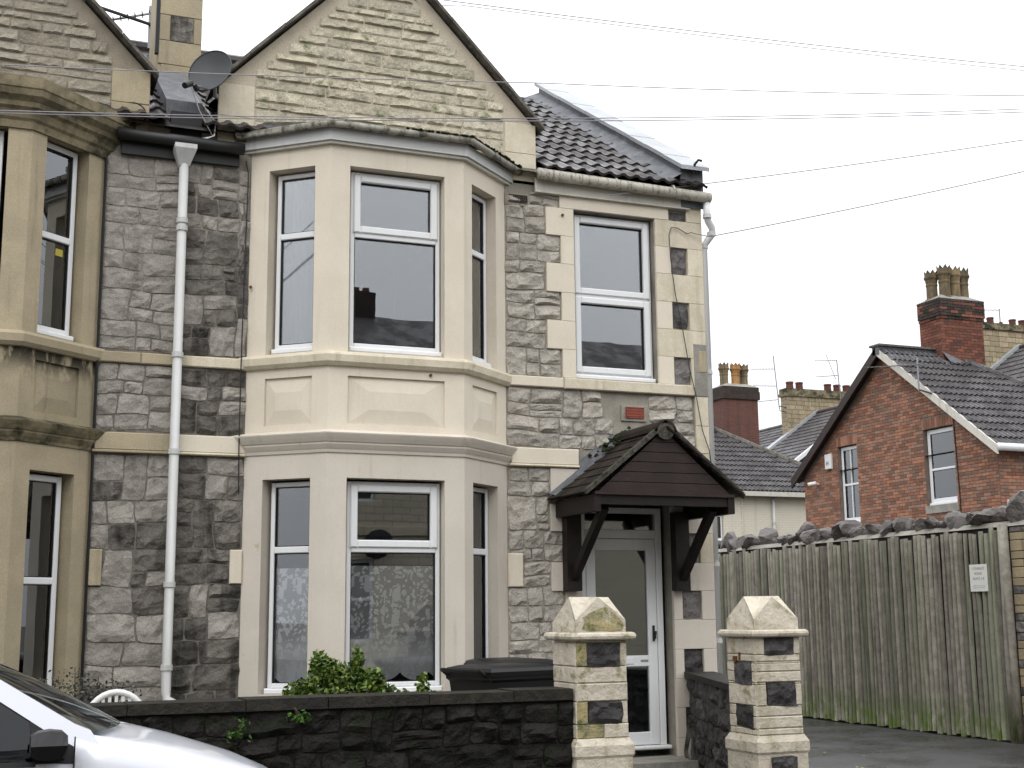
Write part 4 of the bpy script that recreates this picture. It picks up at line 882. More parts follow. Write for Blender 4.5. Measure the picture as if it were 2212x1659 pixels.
    if not worn:
        m = MB(); tf = frame((X, Yf), (X + S, Yf))[0]
        m2 = MB(lambda u, w_, z_: (u, w_, z_))
        P = [(cx + .045 * math.cos(2 * math.pi * k / 20), Yf + .036, 1.645 + .045 * math.sin(2 * math.pi * k / 20)) for k in range(21)]
        m.tube([(p_[0], p_[1], p_[2]) for p_ in P], .006, 6, False); m.tf = None; m.tube([(cx - .05, Yf + .036, 1.65), (cx + .05, Yf + .036, 1.65)], .005, 6); m.build('roundel', 'pier', cp)
        m = MB(); m.box(X - .02, X + .02, Yf + .25, Yf + .30, 1.27, 1.31); m.tube([(X - .012, Yf + .21, 1.28), (X - .012, Yf + .21, 1.34)], .008, 6); m.build('gate_latch', 'rust', t)
    else:
        m = MB(); V = []
        for (u_, z_) in ((.05, 1.54), (.12, 1.522), (.22, 1.53), (.31, 1.52), (.38, 1.528), (.39, 1.565), (.375, 1.60), (.33, 1.645), (.285, 1.68), (.24, 1.735), (.205, 1.752), (.175, 1.72), (.155, 1.665), (.12, 1.655), (.09, 1.632), (.06, 1.625), (.075, 1.585)):
            y_ = Yf + .004 - .006 + (0 if z_ < zc else (z_ - zc) / (zt - zc) * h * .28); V.append((X + u_ * S / .41, y_, z_))
        m.poly(V); m.build('bare_patch', 'pier_bare', cp, fix=False)
        m = MB(); tf = faces_[1]; m.fbox(S - .13, S - .02, 1.27, 1.45, -.01, .009, .004); m.build('bare_brick', 'pier_bare', t)
    return t
pier('gate_pier', 'flaking cream gate pier with bare yellow stone, left of path', 4.05, -2.62, .41, True)
pier('gate_pier', 'cream gate pier with black stone insets, beside the lane', 5.56, -2.62, .405, False)
# angled dark wall from the corner of the house to the right hand pier
sw = thing('side_wall', 'short dark rubble wall between door and right gate pier', 'wall', (6.0, -1.2, .1))
A, B = (6.43, -.03), (5.62, -2.22); tfs, ls = frame(A, B)
m = MB(tfs); m.box(0, ls, -.2, -.0, .0, 1.03); m.build('wall_core', 'mortar_d', sw)
stones(sw, courses(0.01, ls, .1, 1.03, (.1, .2), (.16, .36), .2), tfs, 'stone_k', 0., .035, gap=.006, corner=.2)
m = MB(tfs); m.box(0, ls, -.24, .05, 1.033, 1.085); m.build('coping_slab', 'coping', sw)
def rock(mb, c, r, sq=(1, 1, 1), n=2, jit=.28, rnd=None):
    import bmesh
    bm = bmesh.new(); bmesh.ops.create_icosphere(bm, subdivisions=n, radius=1)
    cut = [(Vector((random.uniform(-1, 1), random.uniform(-1, 1), random.uniform(-1, 1))).normalized(), random.uniform(.28, .62)) for _ in range(11)]
    V = []
    for v in bm.verts:
        p = v.co.copy()
        for nn, d in cut:
            k = p.dot(nn)
            if k > d: p -= nn * (k - d)
        p *= 1 + random.uniform(-jit, jit) * .2; V.append((c[0] + p.x * r * sq[0], c[1] + p.y * r * sq[1], c[2] + p.z * r * sq[2]))
    F = [tuple(x.index for x in f.verts) for f in bm.faces]; bm.free(); mb.add(V, F)
for c, r, sq, lb, mt in (((6.32, -.22, .42), .2, (.6, .55, 1.3), 'mossy upright rock leaning beside the front door', 'mossy'), ((6.22, -.38, .36), .15, (.45, .45, 1.15), 'pale oval stone at the foot of the mossy rock', 'concrete'), ((6.36, -.5, .30), .15, (.8, .7, .8), 'small dark rock on the path by the side wall', 'mossy')):
    m = MB(); rock(m, c, r, sq); tag(m.build('rock', mt), lb, 'rock')

# ================================================================== things in the garden
def bin_(loc, rz, label):
    t = thing('wheelie_bin', label, 'bin', loc, 'wheelie bins behind the garden wall'); Mz = Matrix.Rotation(rz, 4, 'Z'); T = Vector(loc)
    tf = lambda x, y, z: T + Mz @ Vector((x, y, z))
    m = MB(tf); V = []
    for z, w_, d in ((.06, .20, .22), (.5, .235, .27), (.93, .27, .325), (.95, .29, .345), (.99, .29, .345)): V += [(-w_, -d, z), (w_, -d, z), (w_, d, z), (-w_, d, z)]
    m.add(V, [(4 * r + i, 4 * r + (i + 1) % 4, 4 * r + 4 + (i + 1) % 4, 4 * r + 4 + i) for r in range(4) for i in range(4)] + [(3, 2, 1, 0), (16, 17, 18, 19)]); m.build('body', 'black', t)
    m = MB(tf); V = []
    for z, w_, d0, d1 in ((.975, .30, -.40, .35), (1.01, .305, -.41, .36), (1.035, .28, -.37, .34), (1.055, .20, -.25, .28), (1.06, .1, -.1, .2)): V += [(-w_, d0, z), (w_, d0, z), (w_, d1, z), (-w_, d1, z)]
    m.add(V, [(4 * r + i, 4 * r + (i + 1) % 4, 4 * r + 4 + (i + 1) % 4, 4 * r + 4 + i) for r in range(4) for i in range(4)] + [(16, 17, 18, 19)]); m.build('lid', 'black', t, smooth=False)
    m = MB(tf); m.tube([(-.24, .36, .98), (-.24, .42, 1.02), (.24, .42, 1.02), (.24, .36, .98)], .017, 8); m.build('handle', 'black', t)
    for s in (-.2, .2): m = MB(tf); m.tube([(s - .03, .22, .1), (s + .03, .22, .1)], .1, 14); m.build('wheel', 'tyre', t)
bin_((3.93, -1.45, .2), R(108), 'black wheelie bin with its lid lip pointing left, behind the garden wall')
bin_((4.28, -.78, .22), R(8), 'black wheelie bin standing nearer the house wall, behind the other bin')
# slatted white garden chair
ch = thing('garden_chair', 'white plastic garden chair with slatted round back behind the wall', 'chair', (.94, -1.7, .2))
T = Vector((.94, -1.62, .205)); tf = lambda x, y, z: T + Vector((x, y, z))
def arch(w_, zb, zt, n=14): return [(-w_ * math.cos(math.pi * k / n), .0, zb + (zt - zb) * math.sin(math.pi * k / n)) for k in range(n + 1)]
m = MB(tf); m.tube([(-.21, .0, .4)] + arch(.2, .72, .93) + [(.21, .0, .4)], .022, 8); m.build('back_frame', 'white', ch, smooth=True)
for k in range(7): x = -.135 + k * .045; zt = .72 + .21 * math.sqrt(max(0, 1 - (x / .2) ** 2)) - .01; m = MB(tf); m.box(x - .011, x + .011, -.008, .008, .44, zt); m.build('slat', 'white', ch)
m = MB(tf); m.box(-.22, .22, -.44, .02, .40, .43); m.build('seat', 'white', ch)
for x in (-.2, .2):
    for y in (-.42, .0): m = MB(tf); m.beam((x, y, .0), (x * .95, y, .4), .04, .04, (0, 1, 0)); m.build('leg', 'white', ch)
    m = MB(tf); m.tube([(x, .0, .62), (x * 1.3, -.1, .64), (x * 1.3, -.4, .62), (x * 1.1, -.42, .42)], .018, 6); m.build('armrest', 'white', ch)
def leafcloud(mb, blobs, n, size, flat=.5):
    for i in range(n):
        c, r = random.choice(blobs); d = Vector((random.gauss(0, 1), random.gauss(0, 1), random.gauss(0, 1))).normalized() * (random.random() ** .45)
        p = Vector(c) + Vector((d.x * r[0], d.y * r[1], d.z * r[2])); s = size * random.uniform(.6, 1.3)
        a = Vector((random.uniform(-1, 1), random.uniform(-1, 1), random.uniform(-.3, 1))).normalized(); b = a.cross(Vector((random.uniform(-1, 1), random.uniform(-1, 1), random.uniform(-1, 1)))).normalized(); k = a.cross(b) * .12
        mb.add([p - a * s, p - a * s * .2 + b * s * flat + k * s, p + a * s * .45 + b * s * flat * .8 + k * s, p + a * s, p + a * s * .45 - b * s * flat * .8 + k * s, p - a * s * .2 - b * s * flat + k * s], [(0, 1, 2, 3), (0, 3, 4, 5)])
def plant(name, label, cat, loc, blobs, n, size, mat, stems):
    t = thing(name, label, cat, loc); m = MB(); leafcloud(m, blobs, n, size); m.build('foliage', mat, t, fix=False)
    m = MB()
    for s in stems: m.tube([loc, tuple((Vector(loc) + Vector(s)) / 2 + Vector((random.uniform(-.04, .04), 0, .05))), s], [.012, .008, .003], 5)
    m.build('stem', 'stem', t); return t
bl = [((2.45, -1.5, 1.10), (.16, .16, .16)), ((2.42, -1.5, 1.27), (.08, .08, .13)), ((2.72, -1.5, 1.25), (.06, .06, .17)), ((2.62, -1.5, 1.12), (.2, .16, .13)), ((2.84, -1.48, 1.14), (.12, .1, .12)), ((2.3, -1.5, 1.0), (.22, .12, .12)), ((2.98, -1.5, 1.0), (.2, .1, .1)), ((2.7, -1.5, .85), (.5, .2, .2))]
plant('shrub', 'bright green leafy shrub in front of the lace curtained window', 'shrub', (2.6, -1.5, .2), bl + [((2.58, -1.5, 1.18), (.16, .12, .13)), ((2.5, -1.45, 1.04), (.36, .15, .12)), ((2.28, -1.5, 1.08), (.14, .1, .1)), ((2.86, -1.5, 1.06), (.16, .1, .12)), ((2.5, -1.5, 1.24), (.1, .1, .1))], 5200, .023, 'leaf', [b[0] for b in bl])
plant('shrub', 'thin green sprig rising over the wall at right of the shrub', 'shrub', (3.25, -1.5, .2), [((3.24, -1.5, 1.13), (.06, .04, .1)), ((3.3, -1.5, 1.05), (.06, .05, .1)), ((3.12, -1.5, 1.03), (.05, .04, .06))], 120, .028, 'leaf', [(3.26, -1.5, 1.22), (3.12, -1.5, 1.06)])
plant('dry_shrub', 'grey green dried shrub against the stone wall behind the chair', 'shrub', (.75, -.6, .2), [((.72, -.6, 1.12), (.3, .16, .17)), ((1.0, -.55, 1.05), (.25, .15, .16)), ((.45, -.75, 1.0), (.2, .12, .14)), ((.7, -.6, .75), (.45, .2, .3))], 1300, .017, 'leaf_d', [(.6, -.6, 1.2), (.9, -.6, 1.2), (.72, -.6, 1.28), (1.1, -.55, 1.15), (.45, -.7, 1.1)])
for i, (x, z, n, lb) in enumerate(((2.02, .99, 26, 'small weed under the coping left of the shrub'), (1.62, .90, 30, 'trailing weed growing from the garden wall near the car windscreen'))):
    plant('weed', lb, 'weed', (x, -2.61, z), [((x, -2.63, z), (.09, .02, .05 if i == 0 else .11))], n * 2, .018, 'leaf_w', [(x, -2.63, z + .02)])
# lace half curtains
def lace_curtain(tf, u0, u1, w_, label, zt=2.07, zb=1.16):
    m = MB(tf); n = 60; nv = 10; P = []; F = []; uv = []
    for i in range(n + 1):
        f = i / n; u = u0 + (u1 - u0) * f; s = (u1 - u0) / .26; b = zb - .07 * abs(math.sin(math.pi * f * s)) ** .7
        for j in range(nv + 1):
            g = j / nv; P.append((u, w_ + .010 * math.sin(f * s * 6.3) * (1 - .5 * g), b + (zt - b) * g)); uv.append(((u - u0), g * .92))
    for i in range(n):
        for j in range(nv): a = i * (nv + 1) + j; F.append((a, a + nv + 1, a + nv + 2, a + 1))
    m.add(P, F); me = m.mesh('lace_curtain', 'lace', True); ul = me.uv_layers.new(name='UVMap')
    for lp in me.loops: ul.data[lp.index].uv = uv[lp.vertex_index]
    return tag(link('lace_curtain', me), label, 'curtain', 'lace half curtains in the ground floor bay')
lace_curtain(faces[1][0], .19, 1.06, -.165, 'wide white lace half curtain in the middle ground floor bay window', 2.075, 1.17)
lace_curtain(faces[0][0], .25, .68, -.165, 'narrow white lace half curtain in the left ground floor bay window', 2.06, 1.15)
lace_curtain(faces[2][0], .12, .52, -.165, 'narrow white lace half curtain in the right ground floor bay window', 2.05, 1.15)
# satellite dish with arm and cables
ds = thing('satellite_dish', 'dark grey satellite dish on bracket at left end of the cream gable', 'satellite dish', (1.70, -.05, 6.3))
cdir = Vector((-.52, -.80, .30)).normalized(); e1 = cdir.cross(Vector((0, 0, 1))).normalized(); e2 = e1.cross(cdir); c0 = Vector((1.66, -.20, 6.47))
m = MB(); V = [c0 - cdir * .05]; F = []; n = 28; rings = 5
for r in range(1, rings + 1):
    f = r / rings
    for k in range(n): a = 2 * math.pi * k / n; V.append(c0 - cdir * (.05 * (1 - f * f)) + e1 * (.20 * f * math.cos(a)) + e2 * (.225 * f * math.sin(a)))
F += [(0, 1 + k, 1 + (k + 1) % n) for k in range(n)]
for r in range(rings - 1):
    for k in range(n): a = 1 + r * n; F.append((a + k, a + n + k, a + n + (k + 1) % n, a + (k + 1) % n))
m.add(V, F); dm = m.build('reflector', 'dish', ds, smooth=True, fix=False)
m = MB(); m.tube([tuple(V[1 + (rings - 1) * n + k % n]) for k in range(n + 1)], .006, 6, False); m.build('rim', 'dish', dm)
lnb = Vector((1.46, -.48, 6.19))
m = MB(); m.tube([c0 - e2 * .2 - cdir * .02, c0 - e2 * .27 + cdir * .1, lnb], .012, 6); m.build('arm', 'metal', ds)
m = MB(); m.tube([lnb + Vector((.0, 0, .02)), lnb + Vector((-.06, -.06, -.035))], .028, 10); m.tube([lnb + Vector((.03, .03, .02)), lnb + Vector((.07, .05, -.02))], .024, 10); m.build('receiver', 'black', ds)
m = MB(); m.tube([c0 - cdir * .06, c0 - cdir * .12, (1.74, -.02, 6.30), (1.76, .0, 6.30)], .018, 8); m.build('bracket', 'metal', ds)
m = MB(); m.tube([lnb, (1.56, -.3, 6.05), (1.66, -.12, 5.98), (1.72, -.08, 5.90), (1.60, -.1, 5.85)], .006, 6); m.tube([lnb, (1.6, -.25, 6.12), (1.74, -.1, 6.02), (1.73, -.1, 5.9), (1.62, -.1, 5.84), (1.55, -.1, 5.83)], .006, 6); m.build('cable', 'white', ds)

# ================================================================== parked car
car = thing('parked_car', 'white hatchback car parked at the kerb in front of the garden wall', 'car', (-.5, -4.35, 0))
YC = -4.35
def loft(st, mat, name, parent, close=True):
    m = MB(); n = len(st[0][1]); P = []; F = []
    for x, sec in st:
        P += [(x, YC - y, z) for y, z in sec] + [(x, YC + y, z) for y, z in reversed(sec)]
    k = 2 * n
    for i in range(len(st) - 1):
        for j in range(k - 1): F.append((i * k + j, i * k + j + 1, (i + 1) * k + j + 1, (i + 1) * k + j))
    if close: F += [tuple(range(k)), tuple(range((len(st) - 1) * k, len(st) * k))]
    m.add(P, F); o = m.build(name, mat, parent, smooth=True)
    return o
def sec(w_, sh, top, cut=.2): return [(w_ * .93, cut), (w_, .42), (w_ * 1.0, sh - .3), (w_ * .992, sh - .14), (w_ * .975, sh - .055), (w_ * .93, sh - .012), (w_ * .86, sh + .008), (w_ * .6, top - .012), (w_ * .3, top), (0.001, top + .004)]
front = [(1.54, .56, .66, .68), (1.51, .66, .76, .79), (1.44, .745, .845, .875), (1.30, .80, .905, .94), (1.14, .83, .96, .995), (.97, .845, 1.015, 1.05), (.8, .85, 1.065, 1.095), (.6, .852, 1.105, 1.12), (.43, .852, 1.14, 1.13)]
loft([(x, sec(w_, s, t)) for x, w_, s, t in front], 'paint', 'bonnet', car)
rear = [(.428, .852, 1.02), (0, .855, 1.02), (-1, .86, 1.03), (-2.0, .85, 1.06), (-2.45, .80, 1.06), (-2.6, .70, 1.0)]
loft([(x, [(w_ * .93, .2), (w_, .42), (w_, s - .3), (w_ * .995, s - .12), (w_ * .965, s), (.001, s)]) for x, w_, s in rear], 'paint', 'body', car)
ys = lambda z: .823 - (z - 1.02) * .30
def side(pts, d, mat, name, parent, out=0.):
    for s in (-1, 1):
        m = MB(); m.prism([(x, YC + s * (ys(z) + out), z) for x, z in pts], (0, -s * d, 0)); m.build(name, mat, parent)
side([(.56, 1.06), (.50, 1.155), (.43, 1.185), (.10, 1.39), (-.20, 1.545), (-.5, 1.62), (-.5, 1.56), (-.25, 1.49), (.06, 1.325), (.30, 1.165), (.52, 1.035)], .07, 'paint', 'windscreen_pillar', car, .004)
side([(-.95, 1.03), (.26, 1.03), (.24, 1.20), (.06, 1.322), (-.25, 1.487), (-.5, 1.557), (-.95, 1.575)], .01, 'glass_car', 'side_window', car, -.01)
side([(.26, 1.025), (.55, 1.012), (.56, 1.03), (.30, 1.163), (.24, 1.205)], .03, 'carblack', 'quarter_panel', car, .002)
side([(-.95, 1.012), (.27, 1.012), (.27, 1.032), (-.95, 1.032)], .02, 'carblack', 'window_seal', car, .006)
side([(-1.0, 1.03), (-.95, 1.03), (-.95, 1.58), (-1.0, 1.59)], .05, 'carblack', 'door_pillar', car, .0)
side([(-2.2, 1.06), (-1.0, 1.04), (-1.0, 1.575), (-2.0, 1.55)], .01, 'glass_car', 'rear_side_window', car, -.01)
side([(-2.5, 1.05), (-2.2, 1.05), (-2.0, 1.56), (-2.2, 1.6)], .05, 'paint', 'rear_pillar', car, .0)
m = MB(); P = []; nx, ny = 8, 12                      # windscreen
for i in range(nx + 1):
    f = i / nx
    for j in range(ny + 1):
        g = -1 + 2 * j / ny; b = 1 - g * g; z = 1.135 + (1.60 - 1.135) * f + .02 * b * f; x = .46 + .24 * b + (-.46 - .46 - .10 * b) * f + .05 * math.sin(f * 3.14); P.append((x, YC + g * (ys(z) - .015 - .02 * f), z))
m.add(P, [(i * (ny + 1) + j, i * (ny + 1) + j + 1, (i + 1) * (ny + 1) + j + 1, (i + 1) * (ny + 1) + j) for i in range(nx) for j in range(ny)]); m.build('windscreen', 'glass_car', car, smooth=True)
m = MB(); m.box(.35, .42, YC - .6, YC + .6, 1.05, 1.12); m.box(-.3, .4, YC - .78, YC + .78, .9, 1.06); m.build('dashboard', 'carblack', car)
for y in (-.38, .38): m = MB(); m.box(-.75, -.6, YC + y - .22, YC + y + .22, .6, 1.35); m.build('seat_back', 'carblack', car)
loft([(-.44, [(.655, 1.585), (.5, 1.62), (.001, 1.635)]), (-.7, [(.66, 1.61), (.5, 1.65), (.001, 1.665)]), (-1.6, [(.655, 1.61), (.5, 1.65), (.001, 1.665)]), (-2.3, [(.64, 1.57), (.5, 1.60), (.001, 1.61)])], 'paint', 'roof', car, False)
m = MB(); m.poly([(-2.3, YC - .62, 1.57), (-2.3, YC + .62, 1.57), (-2.55, YC + .7, 1.05), (-2.55, YC - .7, 1.05)]); m.build('rear_window', 'glass_car', car)
for s in (-1, 1):
    y = YC + s * .86
    m = MB(); V = []
    for x, g in ((.24, .62), (.27, .9), (.32, 1.), (.37, .9), (.39, .6)): V += [(x, y + s * (.02), 1.115 - .06 * g), (x, y + s * .15, 1.105 - .055 * g), (x, y + s * .19, 1.115), (x, y + s * .15, 1.12 + .055 * g), (x, y + s * .02, 1.115 + .06 * g)]
    m.add(V, [(5 * i + j, 5 * i + (j + 1) % 5, 5 * i + 5 + (j + 1) % 5, 5 * i + 5 + j) for i in range(4) for j in range(5)] + [(0, 1, 2, 3, 4), (20, 21, 22, 23, 24)]); mi = m.build('mirror', 'carblack', car)
    m = MB(); m.prism([(.22, y - s * .06, 1.04), (.40, y - s * .06, 1.03), (.36, y + s * .05, 1.07), (.27, y + s * .05, 1.07)], (0, 0, .02)); m.build('mirror_foot', 'carblack', mi)
    m = MB(); V = []                                     # headlamp wrapping the front corner
    for x, w_ in ((1.08, .838), (1.22, .82), (1.36, .785), (1.45, .735), (1.51, .65)):
        i = min(range(len(front)), key=lambda q: abs(front[q][0] - x)); sh = front[i][2] if x > 1.2 else .965; V += [(x, YC + s * (w_ + .012), sh - .20 + .03 * (x > 1.5)), (x, YC + s * (w_ + .010), sh - .10), (x - .01, YC + s * (w_ - .035), sh - .015)]
    m.add(V, [(3 * i + j, 3 * i + j + 1, 3 * i + 4 + j, 3 * i + 3 + j) for i in range(4) for j in (0, 1)]); m.build('headlight', 'lamp', car, smooth=True)
    for x in (.95, -1.75):
        m = MB(); m.tube([(x, YC + s * .66, .31), (x, YC + s * .86, .31)], .31, 24); wh = m.build('wheel', 'tyre', car)
        m = MB(); m.tube([(x, YC + s * .855, .31), (x, YC + s * .87, .31)], .2, 18); m.build('rim', 'alloy', wh)
m = MB(); m.beam((.43, YC - .85, .5), (.43, YC - .858, 1.135), .006, .006, (1, 0, 0)); m.build('door_gap', 'carblack', car)
m = MB(); m.tube([(.62, YC - .3, 1.14), (.45, YC + .1, 1.19), (.4, YC + .3, 1.22)], .012, 6); m.build('wiper', 'carblack', car)

# ================================================================== fence and boundary wall along the lane
bw = thing('boundary_wall', 'rubble topped boundary wall behind the slatted fence', 'wall', (12.4, 5, 0))
m = MB(); m.box(12.24, 12.62, -.5, 14, 0, 2.70); m.build('wall_core', 'mortar_d', bw)  # dark core colour adds to the shade in the gaps between fence slats
m = MB(); m.prism([(12.2, 0, 2.702), (12.66, 0, 2.702), (12.6, 0, 2.77), (12.28, 0, 2.77)], (0, 14, 0)); m.build('mortar_bed', 'concrete', bw)
tfb = frame((12.24, 1.86), (12.24, -.5))[0]; z = 0.; r_ = 0
while z < 2.69:
    h = .1 if r_ % 3 else .14; u = -.22 * (r_ % 2); h = min(h, 2.695 - z)
    while u < 2.36:
        a, b = max(0, u), min(2.36, u + .43)
        if b - a > .03: m = MB(tfb); m.fbox(a + .004, b - .004, z + .004, z + h - .004, 0, .02 + random.uniform(-.004, .006), .006); m.build('block', 'ystone' if random.random() < .75 else 'stone_in', bw)
        u += .43
    z += h; r_ += 1
rocks = []
for k in range(7): m = MB(); rock(m, (0, 0, 0), 1., (1, 1, 1), 2, .25); rocks.append(m.mesh('capping_stone', 'rock'))
y = 1.5; i = 0
while y < 13.5:
    s = random.uniform(.15, .26) * (1.2 if y < 2.3 else 1.); sx_ = s * random.uniform(.7, 1.0)
    M4 = Matrix.Translation((12.36 + random.uniform(-.04, .06), y + s * .6, 2.77 + s * random.uniform(.2, .42))) @ Matrix.Rotation(random.uniform(-.7, .5), 4, 'X') @ Matrix.Rotation(random.uniform(0, 6.28), 4, 'Z') @ Matrix.Diagonal((sx_, sx_ * 1.25, s * random.uniform(.8, 1.25), 1))
    link('capping_stone', rocks[i % 7], bw, M4); y += s * random.uniform(.65, 1.0); i += 1
fn = thing('slat_fence', 'weathered half round slat fence with green algae along the lane', 'fence', (12.15, 5, 0))
slm = []
for k in range(8):
    m = MB(); P = []; F = []; nz_ = 7; bw_ = random.uniform(-.012, .012)
    for j in range(nz_ + 1):
        f = j / nz_; rr = .046 * (1 - .12 * f) * random.uniform(.93, 1.07); ox = bw_ * math.sin(f * 3.1) + random.uniform(-.003, .003)
        for q in range(6): a = math.pi * q / 5; P.append((-.042 * math.sin(a) * rr / .046, ox + rr * .80 * math.cos(a), f))
    for j in range(nz_):
        for q in range(5): F.append((j * 6 + q, j * 6 + q + 1, j * 6 + 7 + q, j * 6 + 6 + q))
    F += [tuple(range(6)), tuple(range(nz_ * 6, nz_ * 6 + 6))]
    m.add(P, F); slm.append(m.mesh('slat', 'fence', True))
y = 2.04; i = 0
while y < 9.6:
    hgt = 2.66 + random.uniform(-.05, .03)
    M4 = Matrix.Translation((12.17 + random.uniform(-.006, .004), y, .02 + random.uniform(-.015, .02))) @ Matrix.Rotation(random.gauss(0, .0045), 4, 'X') @ Matrix.Diagonal((1, 1.08 * random.uniform(.88, 1.08), hgt, 1))
    link('slat', slm[random.randrange(8)], fn, M4); y += random.uniform(.088, .1); i += 1
for z in (.5, 1.4, 2.3): m = MB(); m.box(12.18, 12.235, 1.95, 9.6, z, z + .09); m.build('rail', 'wood_d', fn)
m = MB(); m.tube([(12.15, 1.9, -.05), (12.16, 1.92, 1.0), (12.15, 1.90, 1.9), (12.16, 1.91, 2.72)], [.085, .078, .07, .066], 10); m.build('post', 'fence', fn, smooth=True)
def text(s, loc, size, rot, mat, parent, name='lettering', align='CENTER', ext=.0008):
    cu = bpy.data.curves.new(name, 'FONT'); cu.body = s; cu.size = size; cu.align_x = align; cu.extrude = ext
    o = bpy.data.objects.new(name, cu); C.objects.link(o); o.matrix_world = Matrix.Translation(loc) @ rot
    bpy.context.view_layer.update(); dg = bpy.context.evaluated_depsgraph_get()
    me = bpy.data.meshes.new_from_object(o.evaluated_get(dg)); me.transform(o.matrix_world); me.materials.clear(); me.materials.append(MT[mat])
    bpy.data.objects.remove(o); return link(name, me, parent)
ROTX = Matrix(((0, 0, -1, 0), (-1, 0, 0, 0), (0, 1, 0, 0), (0, 0, 0, 1)))     # text facing -X, reading towards -Y
sg = thing('direction_sign', 'small white address sign with arrow on the slat fence', 'sign', (12.12, 2.36, 1.88))
m = MB(); m.box(12.118, 12.126, 2.2, 2.525, 1.885, 2.235); m.build('board', 'sign', sg)
for s_, z in (('1 STANLEY', 2.165), ('ROAD', 2.10), ('FLATS 1-8', 2.035)): text(s_, (12.1165, 2.362, z), .05, ROTX, 'ink', sg)
m = MB(lambda u, w_, z_: (12.1165 - w_, 2.48 - u, z_))
for q in (((.0, 1.945), (.05, 1.97)), ((.0, 1.945), (.05, 1.92)), ((.05, 1.97), (.05, 1.957)), ((.05, 1.92), (.05, 1.933)), ((.05, 1.957), (.22, 1.957)), ((.05, 1.933), (.22, 1.933)), ((.22, 1.957), (.22, 1.933))):
    (a, c), (b, d) = q; m.beam((a, .0005, c), (b, .0005, d), .004, .001, (0, 1, 0))
m.build('arrow', 'ink', sg)
lv = MB()
for k in range(14):
    x, y = random.uniform(7.6, 9.6), random.uniform(-.5, 3.2); a = random.uniform(0, 6.28); s = random.uniform(.02, .04); lv.add([(x + s * math.cos(a), y + s * math.sin(a), .012), (x - s * .5 * math.sin(a), y + s * .5 * math.cos(a), .01), (x - s * math.cos(a), y - s * math.sin(a), .016), (x + s * .5 * math.sin(a), y - s * .5 * math.cos(a), .009)], [(0, 1, 2, 3)])
lf = stuff(lv.build('fallen_leaves', 'yellow')); tag(lf, 'yellow fallen leaves scattered on the wet lane', 'leaves')

# ================================================================== red brick wing beyond the fence
rh = thing('brick_house', 'red brick gabled house with dark tiled roof beyond the fence', 'house', (23, 15, 0))
XR, YA, YB = 20.6, 18.56, 11.19; tfr, lr = frame((XR, YA), (XR, YB)); UC = YA - 14.875; PK = 8.0; GS = 2.75 / UC
WH = [(YA - 13.6, YA - 12.56, 4.06, 5.86), (YA - 17.0, YA - 16.18, 3.86, 5.86)]
m = MB(tfr); hs = [(a, b, c, d, .14) for a, b, c, d in WH]
shell(m, 0, lr, 0, 5.25, [(a, b, c, 5.25, .14) for a, b, c, d in WH]); 
def zlim(u): return PK - abs(u - UC) * GS
us = sorted({0, lr, UC} | {q for h in WH for q in h[:2]})
for a, b in zip(us, us[1:]):
    lo = 5.86 if any(h[0] <= a and b <= h[1] for h in WH) else 5.25
    if zlim(a) > lo or zlim(b) > lo: m.poly([(a, 0, lo), (b, 0, lo), (b, 0, max(lo, zlim(b))), (a, 0, max(lo, zlim(a)))])
for a, b, c, d in WH:
    for u in (a, b): m.poly([(u, 0, 5.25), (u, -.14, 5.25), (u, -.14, 5.86), (u, 0, 5.86)])
    m.poly([(a, 0, 5.86), (a, -.14, 5.86), (b, -.14, 5.86), (b, 0, 5.86)])
gw2 = m.build('gable_wall', 'bmortar', rh, fix=False)
um = MB(); um.fbox(0, 1, 0, 1, 0, 1, .0); UB = None
ub = MB(); ub.add([(0, 0, 0), (1, 0, 0), (1, 0, 1), (0, 0, 1), (0, 1, 0), (1, 1, 0), (1, 1, 1), (0, 1, 1)], [(4, 5, 6, 7), (0, 1, 5, 4), (1, 2, 6, 5), (2, 3, 7, 6), (3, 0, 4, 7)]); UB = ub.mesh('brick', 'brick')
def brickM(tf, a, b, c, d, w_):
    o = tf(a, 0, c); u = tf(b, 0, c) - o; n = tf(a, w_, c) - o; k = tf(a, 0, d) - o
    return Matrix(((u.x, n.x, k.x, o.x), (u.y, n.y, k.y, o.y), (u.z, n.z, k.z, o.z), (0, 0, 0, 1)))
def brick_cells(u0, u1, z0, z1, holes, lim=None, bw_=.225, bh=.075):
    out = []; r = 0; z = z0
    while z < z1 - .02:
        u = u0 - (bw_ / 2 if r % 2 else 0)
        while u < u1:
            a, b = max(u, u0), min(u + bw_, u1); segs = [(a, b)]
            for h in holes:
                if z + bh > h[2] + .01 and z < h[3] - .01:
                    ns = []
                    for s0, s1 in segs:
                        if s1 <= h[0] or s0 >= h[1]: ns.append((s0, s1))
                        else:
                            if s0 < h[0]: ns.append((s0, h[0]))
                            if s1 > h[1]: ns.append((h[1], s1))
                    segs = ns
            for s0, s1 in segs:
                if s1 - s0 > .04 and (lim is None or min(lim(s0), lim(s1)) > z + bh): out.append((s0 + .005, s1 - .005, z + .005, z + bh - .005))
            u += bw_
        z += bh; r += 1
    return out
arch_h = [(a - .05, b + .05, d, d + .24) for a, b, c, d in WH]
cells = brick_cells(0, lr, 3.0, PK, WH + arch_h, zlim); cells.sort(key=lambda q: -q[0])
vis = [q for q in cells if q[2] > 3.3]
for q in vis[:285]: link('brick', UB, gw2, brickM(tfr, *q, .012 + random.uniform(0, .004)))
m = MB(tfr); single = set(vis[:285])
def cellbox(m, q, w_): a, b, c, d = q; m.add([(a, 0, c), (b, 0, c), (b, 0, d), (a, 0, d), (a, w_, c), (b, w_, c), (b, w_, d), (a, w_, d)], [(4, 5, 6, 7), (0, 1, 5, 4), (1, 2, 6, 5), (2, 3, 7, 6), (3, 0, 4, 7)])
